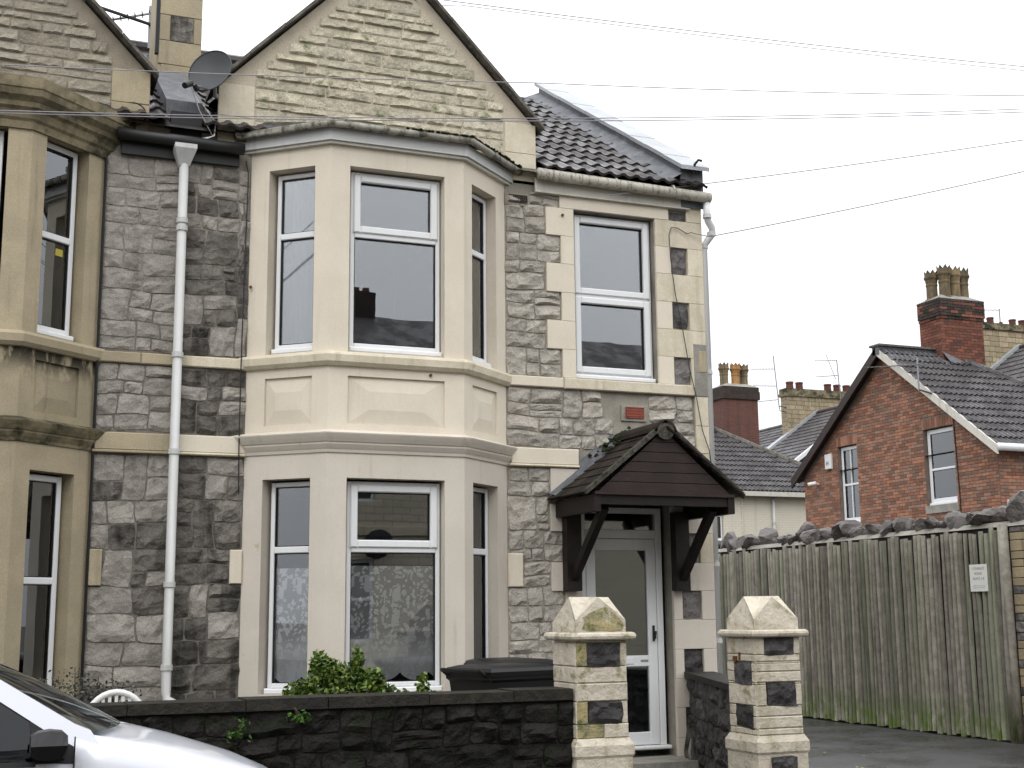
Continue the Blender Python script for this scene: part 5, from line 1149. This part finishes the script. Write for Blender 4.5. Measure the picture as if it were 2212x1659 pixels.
for q in cells:
    if q not in single: cellbox(m, q, .012 + random.uniform(0, .004))
stuff(m.build('brickwork', 'brick_a', gw2, fix=False))
for k, (a, b, c, d) in enumerate(WH):          # flat gauged arches, windows, sills
    n = 12 if k == 0 else 9; A_ = a - .05; B_ = b + .05
    for i in range(n):
        x0 = A_ + (B_ - A_) * i / n + .004; x1 = A_ + (B_ - A_) * (i + 1) / n - .004; e = .03 * (1 - abs((i + .5) / n * 2 - 1))
        link('arch_brick', UB, gw2, brickM(tfr, x0, x1, d + .0 + e * .3, d + .225 + e, .014))
    if k == 0:
        window(rh, tfr, a + .02, b - .02, c + .06, d - .02, 4.90, -.09, sash=False, fw=.10, cill=.06)
    else:
        fr = window(rh, tfr, a + .02, b - .02, c + .06, d - .02, 4.86, -.09, sash=False, fw=.085, cill=.06)
        m = MB(tfr); m.box((a + b) / 2 - .014, (a + b) / 2 + .014, -.115, -.085, c + .1, d - .1); m.build('glazing_bar', 'upvc', fr)
    m = MB(tfr); m.fbox(a - .05, b + .05, c - .19, c - .005, -.02, .04, .008); m.build('sill', 'concrete', rh)
    room(rh, tfr, a - .1, b + .1, c - .1, d + .1, -.2, -1.6)
    if k == 0:
        drape(rh, tfr, a + .1, b - .1, 5.45, 5.80, -.16, 'blind', 5, .012, 'window_valance')
        for x in (a + .25, a + .42, a + .7): m = MB(tfr); m.lathe([(.04, 0), (.05, .06), (.03, .1), (.03, .16)], (x, -.18, c + .13), 10); m.build('ornament', 'white', rh)
    else: drape(rh, tfr, a + .08, b - .08, c + .1, d - .05, -.2, 'curtain', 4, .02)
tfR2, l2 = frame((XR, YB), (26.1, YB)); m = MB(tfR2); m.poly([(0, 0, 0), (l2, 0, 0), (l2, 0, 5.2), (0, 0, 5.2)]); rw = m.build('front_wall', 'bmortar', rh, fix=False)
m = MB(tfR2)
for q in brick_cells(0, 3.2, 3.8, 5.2, []): cellbox(m, q, .012 + random.uniform(0, .004))
stuff(m.build('brickwork', 'brick_a', rw, fix=False))
m = MB(); m.box(20.75, 26, 10.9, 11.17, 0, 4.02); m.build('white_lean_to', 'upvc', rh)
m = MB(); m.poly([(XR, YA, 0), (26.1, YA, 0), (26.1, YA, 5.2), (XR, YA, 5.2)]); m.poly([(26.1, YB, 0), (26.1, YA, 0), (26.1, YA, 5.2), (26.1, YB, 5.2)]); m.build('rear_wall', 'bmortar', rh, fix=False)
# roof: front slope with hip, back slope, hipped end
E0, RY, RZ, XH, XE, X0 = 10.98, 14.875, 8.05, 22.45, 26.2, 20.36
m = MB(); E1 = 2 * RY - E0; ZE2 = 5.14
m.poly([(X0, E0, ZE2), (XE, E0, ZE2), (XH, RY, RZ), (X0, RY, RZ)]); m.poly([(X0, E1, ZE2), (XE, E1, ZE2), (XH, RY, RZ), (X0, RY, RZ)]); m.poly([(XE, E0, ZE2), (XE, E1, ZE2), (XH, RY, RZ)])
rr_ = m.build('roof', 'tile_far', rh, fix=False); vl = math.hypot(RY - E0, RZ - ZE2)
tiles(rr_, (X0, E0, ZE2), (1, 0, 0), (0, RY - E0, RZ - ZE2), 14, 19, lambda u, v: u < (XE - X0) - v * (XE - XH) / vl + .0 and u < 4.6, TILEF, gauge=vl / 14.05)
m = MB(); d = Vector((XE - XH, E0 - RY, ZE2 - RZ))
for i in range(12): p0 = Vector((XH, RY, RZ + .03)) + d * (i / 12); p1 = p0 + d * (.98 / 12); m.tube([p0, p1], .11, 8)
m.build('hip_tiles', 'tile_far', rh)
m = MB(); m.box(X0 - .02, 22.1, RY - .13, RY + .13, RZ - .15, RZ + .06); m.build('ridge_lead', 'lead', rh)
m = MB(); m.box(X0 - .06, 22.08, RY - .2, RY + .2, RZ + .062, RZ + .11); m.build('ridge_slab', 'slate', rh)
m = MB(); V = []
for i in range(9): x = X0 + .05 + i * .21; V += [(x, RY - .1, RZ + .02), (x, RY - .62 + random.uniform(-.04, .04), RZ - .40)]
m.add(V, [(2 * i, 2 * i + 2, 2 * i + 3, 2 * i + 1) for i in range(8)]); m.build('lead_apron', 'lead', rh, smooth=True, fix=False)
m = MB(); q = [Vector((X0 - .01, E0 - .05, ZE2 - .16)), Vector((X0 - .01, RY, RZ - .16)), Vector((X0 - .01, RY, RZ + .05)), Vector((X0 - .01, E0 - .05, ZE2 + .05))]; m.prism([tuple(p) for p in q], (.05, 0, 0)); m.build('barge_board', 'upvc_old', rh)
m = MB(); q = [Vector((X0 - .02, E1 + .05, ZE2 - .2)), Vector((X0 - .02, RY + .01, RZ - .2)), Vector((X0 - .02, RY + .01, RZ + .05)), Vector((X0 - .02, E1 + .05, ZE2 + .05))]; m.prism([tuple(p) for p in q], (.05, 0, 0)); m.poly([(X0 + .03, E1, ZE2 - .05), (X0 + .03, RY, RZ - .05), (XR + .0, RY, RZ - .05), (XR, E1, ZE2 - .05)]); m.build('barge_board', 'wood', rh)
m = MB(); m.tube([(X0 + .02, E0 - .07, ZE2 + .0), (XE, E0 - .07, ZE2 - .02)], .085, 12); m.build('gutter', 'upvc', rh, smooth=True)
m = MB(tfr); m.tube([(YA - 12.5, .03, 6.0), (YA - 12.45, .03, 4.2), (YA - 12.45, .03, 3.0)], .012, 6); m.build('wall_cable', 'black', rh)
def crown_pot(name, c, h, r, mat, parent, teeth=8):
    m = MB(); m.lathe([(r * 1.25, 0), (r * 1.15, h * .06), (r * .86, h * .1), (r * .82, h * .45), (r * .9, h * .5), (r * .9, h * .53), (r * .84, h * .55), (r * .95, h * .66), (r * 1.12, h * .72), (r * 1.12, h * .76), (r * 1.0, h * .77), (r * 1.0, h * .86), (r * .8, h * .86), (r * .7, h * .6)], c, 18)
    for k in range(teeth):
        a0, a1, am = [2 * math.pi * (k + o) / teeth for o in (.0, 1., .5)]
        P = [(c[0] + r * math.cos(a) * q, c[1] + r * math.sin(a) * q, c[2] + h * z) for a, q, z in ((a0, 1., .86), (a1, 1., .86), (am, 1.1, .97), (a0, .86, .86), (a1, .86, .86))]
        m.add(P, [(0, 1, 2), (3, 2, 4), (0, 2, 3), (1, 4, 2)])
    return m.build('chimney_pot', mat, parent)
# brick stack of the red house: bricks on the two faces in view
m = MB(); m.box(22.06, 23.38, 14.45, 15.25, 6.9, 9.42); ck = m.build('chimney', 'bmortar', rh)
UBC = ub.mesh('brick', 'brick_c'); UBS = ub.mesh('brick', 'brick_s')
for tf, ln in (frame((22.06, 14.45), (23.38, 14.45)), frame((22.06, 15.25), (22.06, 14.45))):
    for q in brick_cells(0, ln, 7.3, 8.88, []): link('brick', UBC, ck, brickM(tf, *q, .012))
    for q in brick_cells(-.05 if ln > 1 else 0, ln + .05, 8.955, 9.40, []): link('brick', UBS if random.random() < .8 else UBC, ck, brickM(tf, *q, .062))
    for q in brick_cells(-.02 if ln > 1 else 0, ln + .02, 8.88, 8.955, []): link('brick', UBC if random.random() < .6 else UBS, ck, brickM(tf, *q, .036))
m = MB(); m.add([(22.0, 14.39, 9.40), (23.44, 14.39, 9.40), (23.44, 15.31, 9.40), (22.0, 15.31, 9.40), (22.3, 14.65, 9.56), (23.1, 14.65, 9.56), (23.1, 15.05, 9.56), (22.3, 15.05, 9.56)], [(0, 1, 5, 4), (1, 2, 6, 5), (2, 3, 7, 6), (3, 0, 4, 7), (4, 5, 6, 7)]); m.build('flaunching', 'concrete', ck)
for x, y in ((22.27, 14.95), (22.45, 14.68), (22.82, 14.74), (23.12, 14.78)): crown_pot('chimney_pot', (x, y, 9.42), .95 if x > 22.3 else .85, .165, 'pot', ck)
m = MB(); V = [(22.0, 14.43, 8.05), (22.15, 14.30, 7.75), (22.55, 14.2, 7.62), (23.0, 14.25, 7.5), (23.0, 14.43, 7.7), (22.1, 14.43, 8.0)]; m.poly(V); m.build('lead_flashing', 'lead', ck, fix=False)

# ================================================================== cream painted house further back
chs = thing('cream_house', 'cream painted brick house with dark tiled roof behind the fence', 'house', (22.5, 25, 0))
YW = 23.1; tfc, lc = frame((17.5, YW), (25.4, YW))
m = MB(tfc); shell(m, 0, lc, 0, 5.3, [(2.5, 3.25, 3.76, 4.56, .1)]); m.build('front_wall', 'creambrick', chs, fix=False)
m = MB(); m.poly([(25.4, YW, 0), (25.4, 29, 0), (25.4, 29, 5.2), (25.4, YW, 5.2)]); m.poly([(17.5, YW, 0), (17.5, 29, 0), (17.5, 29, 5.2), (17.5, YW, 5.2)]); m.build('end_wall', 'creambrick', chs, fix=False)
m = MB(tfc); m.fbox(3.88, 3.93, 2.5, 5.2, -.01, .05, .02); m.build('wall_rib', 'creambrick', chs)
window(chs, tfc, 2.52, 3.23, 3.80, 4.54, None, -.06, sash=False, fw=.05, cill=.04); room(chs, tfc, 2.4, 3.4, 3.6, 4.7, -.2, -1.5); drape(chs, tfc, 2.58, 3.2, 3.85, 4.5, -.14, 'blind', 5, .02)
m = MB(tfc); m.fbox(2.4, 3.35, 3.58, 3.70, -.01, .06, .01); m.build('sill', 'creambrick', chs)
m = MB(tfc); m.tube([(5.0, .06, 5.2), (5.0, .06, 2.4)], .05, 10); pp = m.build('downpipe', 'pipe', chs, smooth=True)
m = MB(tfc); m.tube([(5.0, .06, 4.3), (5.0, .06, 4.36)], .065, 10); m.build('pipe_collar', 'pipe', pp)
E0, RY, RZ, XH, XE, X0, ZE2 = 22.85, 26.0, 7.58, 22.2, 25.95, 17.4, 5.24
m = MB(); E1 = 2 * RY - E0; m.poly([(X0, E0, ZE2), (XE, E0, ZE2), (XH, RY, RZ), (X0, RY, RZ)]); m.poly([(X0, E1, ZE2), (XE, E1, ZE2), (XH, RY, RZ), (X0, RY, RZ)]); m.poly([(XE, E0, ZE2), (XE, E1, ZE2), (XH, RY, RZ)]); rc_ = m.build('roof', 'tile_far', chs, fix=False); vl = math.hypot(RY - E0, RZ - ZE2)
tiles(rc_, (20.1, E0, ZE2), (1, 0, 0), (0, RY - E0, RZ - ZE2), 13, 19, lambda u, v: u + 20.1 < XE - v * (XE - XH) / vl - .1, TILEF, gauge=vl / 13.05)
m = MB(); d = Vector((XE - XH, E0 - RY, ZE2 - RZ))
for i in range(12): p0 = Vector((XH, RY, RZ + .03)) + d * (i / 12); m.tube([p0, p0 + d * (.98 / 12)], .11, 8)
for i in range(9): m.tube([(17.6 + i * .5, RY, RZ + .02), (18.09 + i * .5, RY, RZ + .02)], .11, 8)
m.build('hip_tiles', 'slate', chs)
m = MB(); m.box(X0, XE, E0 - .06, E0 + .02, ZE2 - .12, ZE2 + .02); m.build('gutter', 'upvc_old', chs)
m = MB(); m.box(21.3, 22.1, 25.7, 26.3, 7.3, 7.95); m.build('ridge_block', 'brick_s', chs)
m = MB(); m.box(22.7, 24.02, 26.05, 26.85, 6.6, 9.1); ck = m.build('chimney', 'cbrick_x', chs)
m = MB(); m.box(22.697, 22.7005, 26.05, 26.85, 6.6, 8.68); m.build('chimney_side', 'cbrick_y', ck)
m = MB(); m.box(22.64, 24.08, 25.99, 26.91, 8.68, 8.95); m.box(22.66, 24.06, 26.01, 26.89, 8.95, 9.1); m.build('chimney_cap', 'brick_s', ck)
m = MB(); m.add([(22.66, 26.0, 9.102), (24.06, 26.0, 9.102), (24.06, 26.9, 9.102), (22.66, 26.9, 9.102), (22.95, 26.25, 9.24), (23.8, 26.25, 9.24), (23.8, 26.65, 9.24), (22.95, 26.65, 9.24)], [(0, 1, 5, 4), (1, 2, 6, 5), (2, 3, 7, 6), (3, 0, 4, 7), (4, 5, 6, 7)]); m.build('flaunching', 'concrete', ck)
for x, y, mt in ((22.98, 26.45, 'pot'), (23.4, 26.4, 'pot_o'), (23.78, 26.5, 'pot')): crown_pot('chimney_pot', (x, y, 9.12), .88, .17, mt, ck)

# ================================================================== far terrace running away behind
def corrugated(mb, A_, B_, up_, rows, wave=.15, th=.03):     # stepped, rolled tile courses as one sheet: A->B along eave, up_ = vector to ridge
    A_, B_, up_ = Vector(A_), Vector(B_), Vector(up_); u = B_ - A_; n = u.cross(up_).normalized()
    if n.z < 0: n = -n
    nu = int(u.length / wave) * 3; V = []; F = []
    for r in range(rows):
        b = len(V)
        for i in range(nu + 1):
            hh = .03 * (.5 - .5 * math.cos(2 * math.pi * i / 3)); p = A_ + u * (i / nu); V += [p + up_ * (r / rows) + n * (hh + th), p + up_ * ((r + 1) / rows) + n * hh, p + up_ * (r / rows) + n * hh]
        for i in range(nu): a = b + 3 * i; F += [(a, a + 3, a + 4, a + 1), (a + 2, a + 5, a + 3, a)]
    mb.add(V, F)
def terrace(label, y0, y1, xe, ze, xr, zr, verge):
    t = thing('far_terrace_house', label, 'house', (xr, (y0 + y1) / 2, 0)); m = MB()
    m.box(xe + .1, 2 * xr - xe - .1, y0 + .05, y1 - .05, 0, ze); m.build('wall', 'stackbrick_y', t)
    m = MB(); m.poly([(2 * xr - xe, y0, ze), (2 * xr - xe, y1, ze), (xr, y1, zr), (xr, y0, zr)]); m.poly([(xe, y0 + .1, ze - .05), (xr, y0 + .1, zr - .05), (2 * xr - xe, y0 + .1, ze - .05)]); m.build('roof', 'tile_far', t, fix=False)
    m = MB(); corrugated(m, (xe, y1, ze), (xe, y0, ze), (xr - xe, 0, zr - ze), 19); stuff(m.build('tile_courses', 'tile_far', t, fix=False))
    m = MB(); m.tube([(xr, y0, zr + .02), (xr, y1, zr + .02)], .1, 8); m.build('ridge_tiles', 'tile_far', t)
    m = MB(); d = Vector((xr - xe, 0, zr - ze)); q = [Vector((xe, verge - .12, ze)), Vector((xr, verge - .12, zr)), Vector((xr, verge - .12, zr + .17)), Vector((xe, verge - .12, ze + .17))]; m.prism([tuple(p) for p in q], (0, .24, 0)); m.build('verge_kerb', 'leadtop', t)
    return t
def stack(t, x0, x1, y0, dp, z0, z1, zc, pots):
    m = MB(); m.box(x0, x1, y0, y0 + dp, z0, zc); ck = m.build('chimney', 'stackbrick_y', t); z = z0; r = 0
    tf, ln = frame((x0, y0), (x1, y0))
    while z < zc - .05:
        u = -random.uniform(0, .2); h = min(.2, zc - z)
        while u < ln:
            wd = random.uniform(.25, .5); a, b = max(u, 0), min(u + wd, ln)
            if b - a > .05: m = MB(tf); m.fbox(a + .006, b - .006, z + .006, z + h - .006, 0, .02 + random.uniform(0, .01), .01); m.build('block', 'ystone', ck)
            u += wd
        z += h; r += 1
    m = MB(); m.box(x0 - .07, x1 + .07, y0 - .09, y0 + dp + .07, zc, zc + .13); m.box(x0 - .04, x1 + .04, y0 - .05, y0 + dp + .05, zc + .13, z1); m.build('chimney_cap', 'bath_dirty', ck)
    for x, s in pots: m = MB(); m.lathe([(.17 * s, 0), (.155 * s, .26 * s), (.175 * s, .27 * s), (.17 * s, .34 * s), (.12 * s, .34 * s), (.1 * s, .1)], (x, y0 + dp / 2, z1 - .01), 12); m.build('chimney_pot', 'pot_r', ck)
tA = terrace('far terrace house, dark roof left of the long stone chimney stack', 37.3, 43.5, 28.7, 6.55, 33.8, 10.0, 37.35)
tB = terrace('far terrace house roof between stone chimney stack and red gable', 32.9, 37.0, 28.75, 6.59, 34.0, 10.27, 36.95)
stack(tB, 32.5, 36.9, 37.0, .45, 8.4, 11.35, 11.0, [(32.85, 1.), (33.35, 1.), (34.85, 1.), (35.35, 1.), (35.85, 1.), (36.3, 1.)])
m = MB(); d = Vector((5.25, 0, 3.68)); q = [Vector((28.75, 32.8, 6.59)), Vector((34, 32.8, 10.27)), Vector((34, 32.8, 10.45)), Vector((28.75, 32.8, 6.77))]; m.prism([tuple(p) for p in q], (0, .12, 0)); m.build('white_verge', 'upvc', tB)
tC = terrace('far terrace house with stone chimney at the right edge behind red chimney', 17.0, 26.0, 28.9, 6.67, 35.3, 11.17, 25.9)
stack(tC, 33.75, 38.2, 26.02, .5, 9.0, 12.1, 11.85, [(33.95, .8), (34.4, .8), (34.9, .4), (35.45, .8), (35.9, .8)])

# ================================================================== aerials, wires, fittings
def yagi(m, base, boom, n, el, vert=False):
    base, boom = Vector(base), Vector(boom); m.tube([base, base + boom], .014, 5)
    sd = Vector((0, 0, 1)) if vert else boom.cross(Vector((0, 0, 1))).normalized()
    for i in range(n): p = base + boom * (.05 + .95 * i / (n - 1)); k = el * (1 - .4 * i / n); m.tube([p - sd * k, p + sd * k], .007, 4)
def aerial(label, foot, top, yagis, hooks=()):
    t = thing('tv_aerial', label, 'aerial', foot, 'television aerials on the roofs'); m = MB(); m.tube([foot, top], .022, 6); m.build('mast', 'metal', t)
    for y in yagis: m = MB(); yagi(m, *y); m.build('antenna', 'metal', t)
    for h in hooks: m = MB(); m.tube([h[0], h[1]], .02, 5); m.build('bracket', 'black', t)
aerial('tall aerial mast with three antennas left of the stone stack', (32.05, 36.9, 10.35), (31.85, 36.9, 12.74), [((31.9, 36.9, 12.15), (-1.15, .15, -.05), 9, .16), ((31.95, 36.9, 11.39), (-1.1, .15, -.02), 9, .16), ((32.0, 36.9, 10.79), (-1.0, .2, -.12), 6, .22)], [((32.05, 36.9, 10.5), (32.5, 37.1, 10.5)), ((32.05, 36.9, 10.3), (32.5, 37.1, 10.3))])
aerial('aerial mast with two stacked antennas on the stone stack', (35.25, 36.85, 10.85), (35.15, 36.85, 12.75), [((35.16, 36.85, 12.72), (-1.05, .2, -.04), 11, .14), ((35.2, 36.85, 12.05), (-1.08, .2, -.1), 11, .14), ((35.05, 36.85, 11.85), (-.25, .3, 1.2), 9, .12)])
aerial('grey aerial bracketed to the white barge board of the red house', (20.22, 13.19, 6.72), (20.25, 13.22, 7.52), [((20.24, 13.08, 7.34), (.05, 2.1, .3), 13, .12)], [((20.22, 13.19, 6.75), (20.34, 12.9, 6.62))])
aerial('aerial and boom behind the stone chimney at upper left', (1.47, 3.25, 8.1), (1.47, 3.25, 8.62), [((1.49, 3.25, 8.54), (-.58, .1, -.16), 8, .10)], [((1.55, 3.2, 8.36), (.5, 3.3, 8.62))])
aerial('small far aerial at the right above the stone chimney pots', (34.9, 26.3, 12.0), (34.9, 26.3, 12.75), [((34.9, 26.3, 12.7), (-.95, .1, -.05), 6, .1)])
ab = thing('alarm_box', 'white burglar alarm box on the red brick gable wall', 'alarm box', (20.56, 17.37, 5.3))
m = MB(tfr); a = YA - 17.5; m.fbox(a, a + .27, 5.32, 5.72, .01, .08, .02); m.build('case', 'white', ab)
text('H', (20.51, 17.365, 5.42), .16, ROTX, 'blue', ab, ext=.001); m = MB(tfr); m.fbox(a + .07, a + .2, 5.285, 5.32, .02, .06, .005); m.build('strobe', 'black', ab)
sc_ = thing('security_camera', 'small white camera on the red gable below the alarm', 'camera', (20.55, 17.9, 4.97))
m = MB(tfr); a = YA - 17.9; m.tube([(a, .01, 4.98), (a, .12, 5.0), (a - .05, .2, 4.96)], .03, 8); m.build('mount', 'white', sc_); m = MB(tfr); m.tube([(a - .1, .28, 4.97), (a + .04, .12, 5.0)], .05, 10); m.build('lens_housing', 'white', sc_)
pole = thing('telegraph_pole', 'wooden telegraph pole carrying the overhead wires', 'pole', (24.2, 2.0, 0))
m = MB(); m.tube([(24.2, 2, -.2), (24.2, 2, 10.4)], [.14, .1], 12); m.build('shaft', 'wood_d', pole)
def wire(pts, r, label):
    P = []
    for a, b in zip(pts, pts[1:]):
        a, b = Vector(a), Vector(b); n = 10; sg_ = (b - a).length * .004
        for i in range(n): f = i / n; P.append(a.lerp(b, f) - Vector((0, 0, sg_ * 4 * f * (1 - f) - 0)))
    P.append(Vector(pts[-1])); m = MB(); m.tube(P, r, 5); tag(m.build('overhead_wire', 'wire'), label, 'wire', 'overhead wires')
wire([(-6, -1.2, 5.25), (-.08, -1.2, 5.85), (4.39, -1.2, 6.36), (10.06, -1.2, 7.05), (24.2, 2, 9.9)], .0045, 'overhead wire crossing high over the gable stones and sky')
wire([(-6, -1.2, 4.95), (-.06, -1.2, 5.48), (4.37, -1.2, 6.02), (10.05, -1.2, 6.90), (24.2, 2, 9.7)], .0045, 'upper of the paired overhead wires just above the bay roof')
wire([(-6, -1.2, 4.93), (-.06, -1.2, 5.46), (4.37, -1.2, 5.995), (10.05, -1.2, 6.865), (24.2, 2, 9.65)], .0045, 'lower of the paired overhead wires just above the bay roof')
wire([(5.65, -.12, 5.78), (11.04, -.15, 7.05), (24.2, 2, 9.85)], .0055, 'wire running from the gutter over the porch side to the right')
wire([(6.62, -.06, 5.50), (6.80, -.1, 5.47), (11., -.15, 6.66), (24.2, 2, 9.6)], .006, 'lowest wire running from the house corner to the right')
wire([(3.0, .5, 7.7), (3.82, -.15, 7.55), (11.13, -.15, 7.97), (24.2, 2, 10.1)], .005, 'upper of the two wires leaving the gable peak')
wire([(3.2, .5, 7.65), (4.05, -.15, 7.53), (11.13, -.15, 7.92), (24.2, 2, 10.0)], .004, 'lower thin wire of the two leaving the gable peak')
wire([(36.6, 25.4, 11.9), (38.2, 25.4, 13.2), (44, 25, 17)], .016, 'upper far wire rising at the right edge above chimney pots')
wire([(36.8, 25.4, 11.75), (38.2, 25.4, 12.7), (44, 25, 16.2)], .016, 'lower far wire rising at the right edge above chimney pots')

# ================================================================== houses across the street (seen in the window panes)
for k, (x0, x1, lab) in enumerate(((-14, -4.6, 'terrace house opposite with cream wall, mirrored at left in the panes'), (-4.6, 4.6, 'terrace house opposite directly behind the viewer'), (4.6, 13.8, 'terrace house opposite with dish and chimney, mirrored in the bay panes'), (13.8, 23, 'terrace house opposite mirrored in the door glass'))):
    t = thing('opposite_house', lab, 'house', ((x0 + x1) / 2, -18, 0), 'terrace across the street')
    tf, ln = frame((x1, -16), (x0, -16)); m = MB(tf); hl = []
    for u in (1.2, 3.6, 6.2): hl += [(u, u + 1.1, 1.1, 2.8, .12), (u, u + 1.1, 4.0, 5.6, .12)]
    shell(m, 0, ln, 0, 6.3, hl); m.build('wall', 'oppbrick', t, fix=False)
    for h in hl:
        m = MB(tf); a, b, c, d = h[:4]
        for q in ((a, a + .07, c, d), (b - .07, b, c, d), (a + .07, b - .07, c, c + .07), (a + .07, b - .07, d - .07, d), (a + .07, b - .07, (c + d) / 2, (c + d) / 2 + .06)): m.fbox(*q, -.14, -.08, .004)
        m.poly([(a, -.12, c), (b, -.12, c), (b, -.12, d), (a, -.12, d)]); m.build('window', 'upvc', t, fix=False)
        m = MB(tf); m.poly([(a + .07, -.11, c + .07), (b - .07, -.11, c + .07), (b - .07, -.11, d - .07), (a + .07, -.11, d - .07)]); m.build('pane', 'glass_car', t, fix=False)
    m = MB(tf); m.fbox(0, ln, 3.3, 3.5, -.01, .06, .01); m.build('string_course', 'cream_old', t)
    m = MB(); m.poly([(x0, -15.8, 6.25), (x1, -15.8, 6.25), (x1, -19.5, 8.8), (x0, -19.5, 8.8)]); m.poly([(x0, -23.2, 6.25), (x1, -23.2, 6.25), (x1, -19.5, 8.8), (x0, -19.5, 8.8)]); m.build('roof', 'tile_far', t, fix=False)
    m = MB(); m.box(x1 - 5.75, x1 - 5.25, -20.2, -19.4, 7.8, 9.4); ck = m.build('chimney', 'brick_s', t)
    for x in (x1 - 5.62, x1 - 5.38): m = MB(); m.lathe([(.1, 0), (.085, .15), (.09, .17)], (x, -19.8, 9.4), 10); m.build('chimney_pot', 'pot_r', ck)
    if k == 2:
        m = MB(); m.lathe([(.01, -.05), (.2, -.03), (.33, .03)], (0, 0, 0), 18); d_ = m.build('dish', 'dish', t); d_.matrix_basis = Matrix.Translation((7.6, -15.7, 3.1)) @ Matrix.Rotation(R(70), 4, 'X')
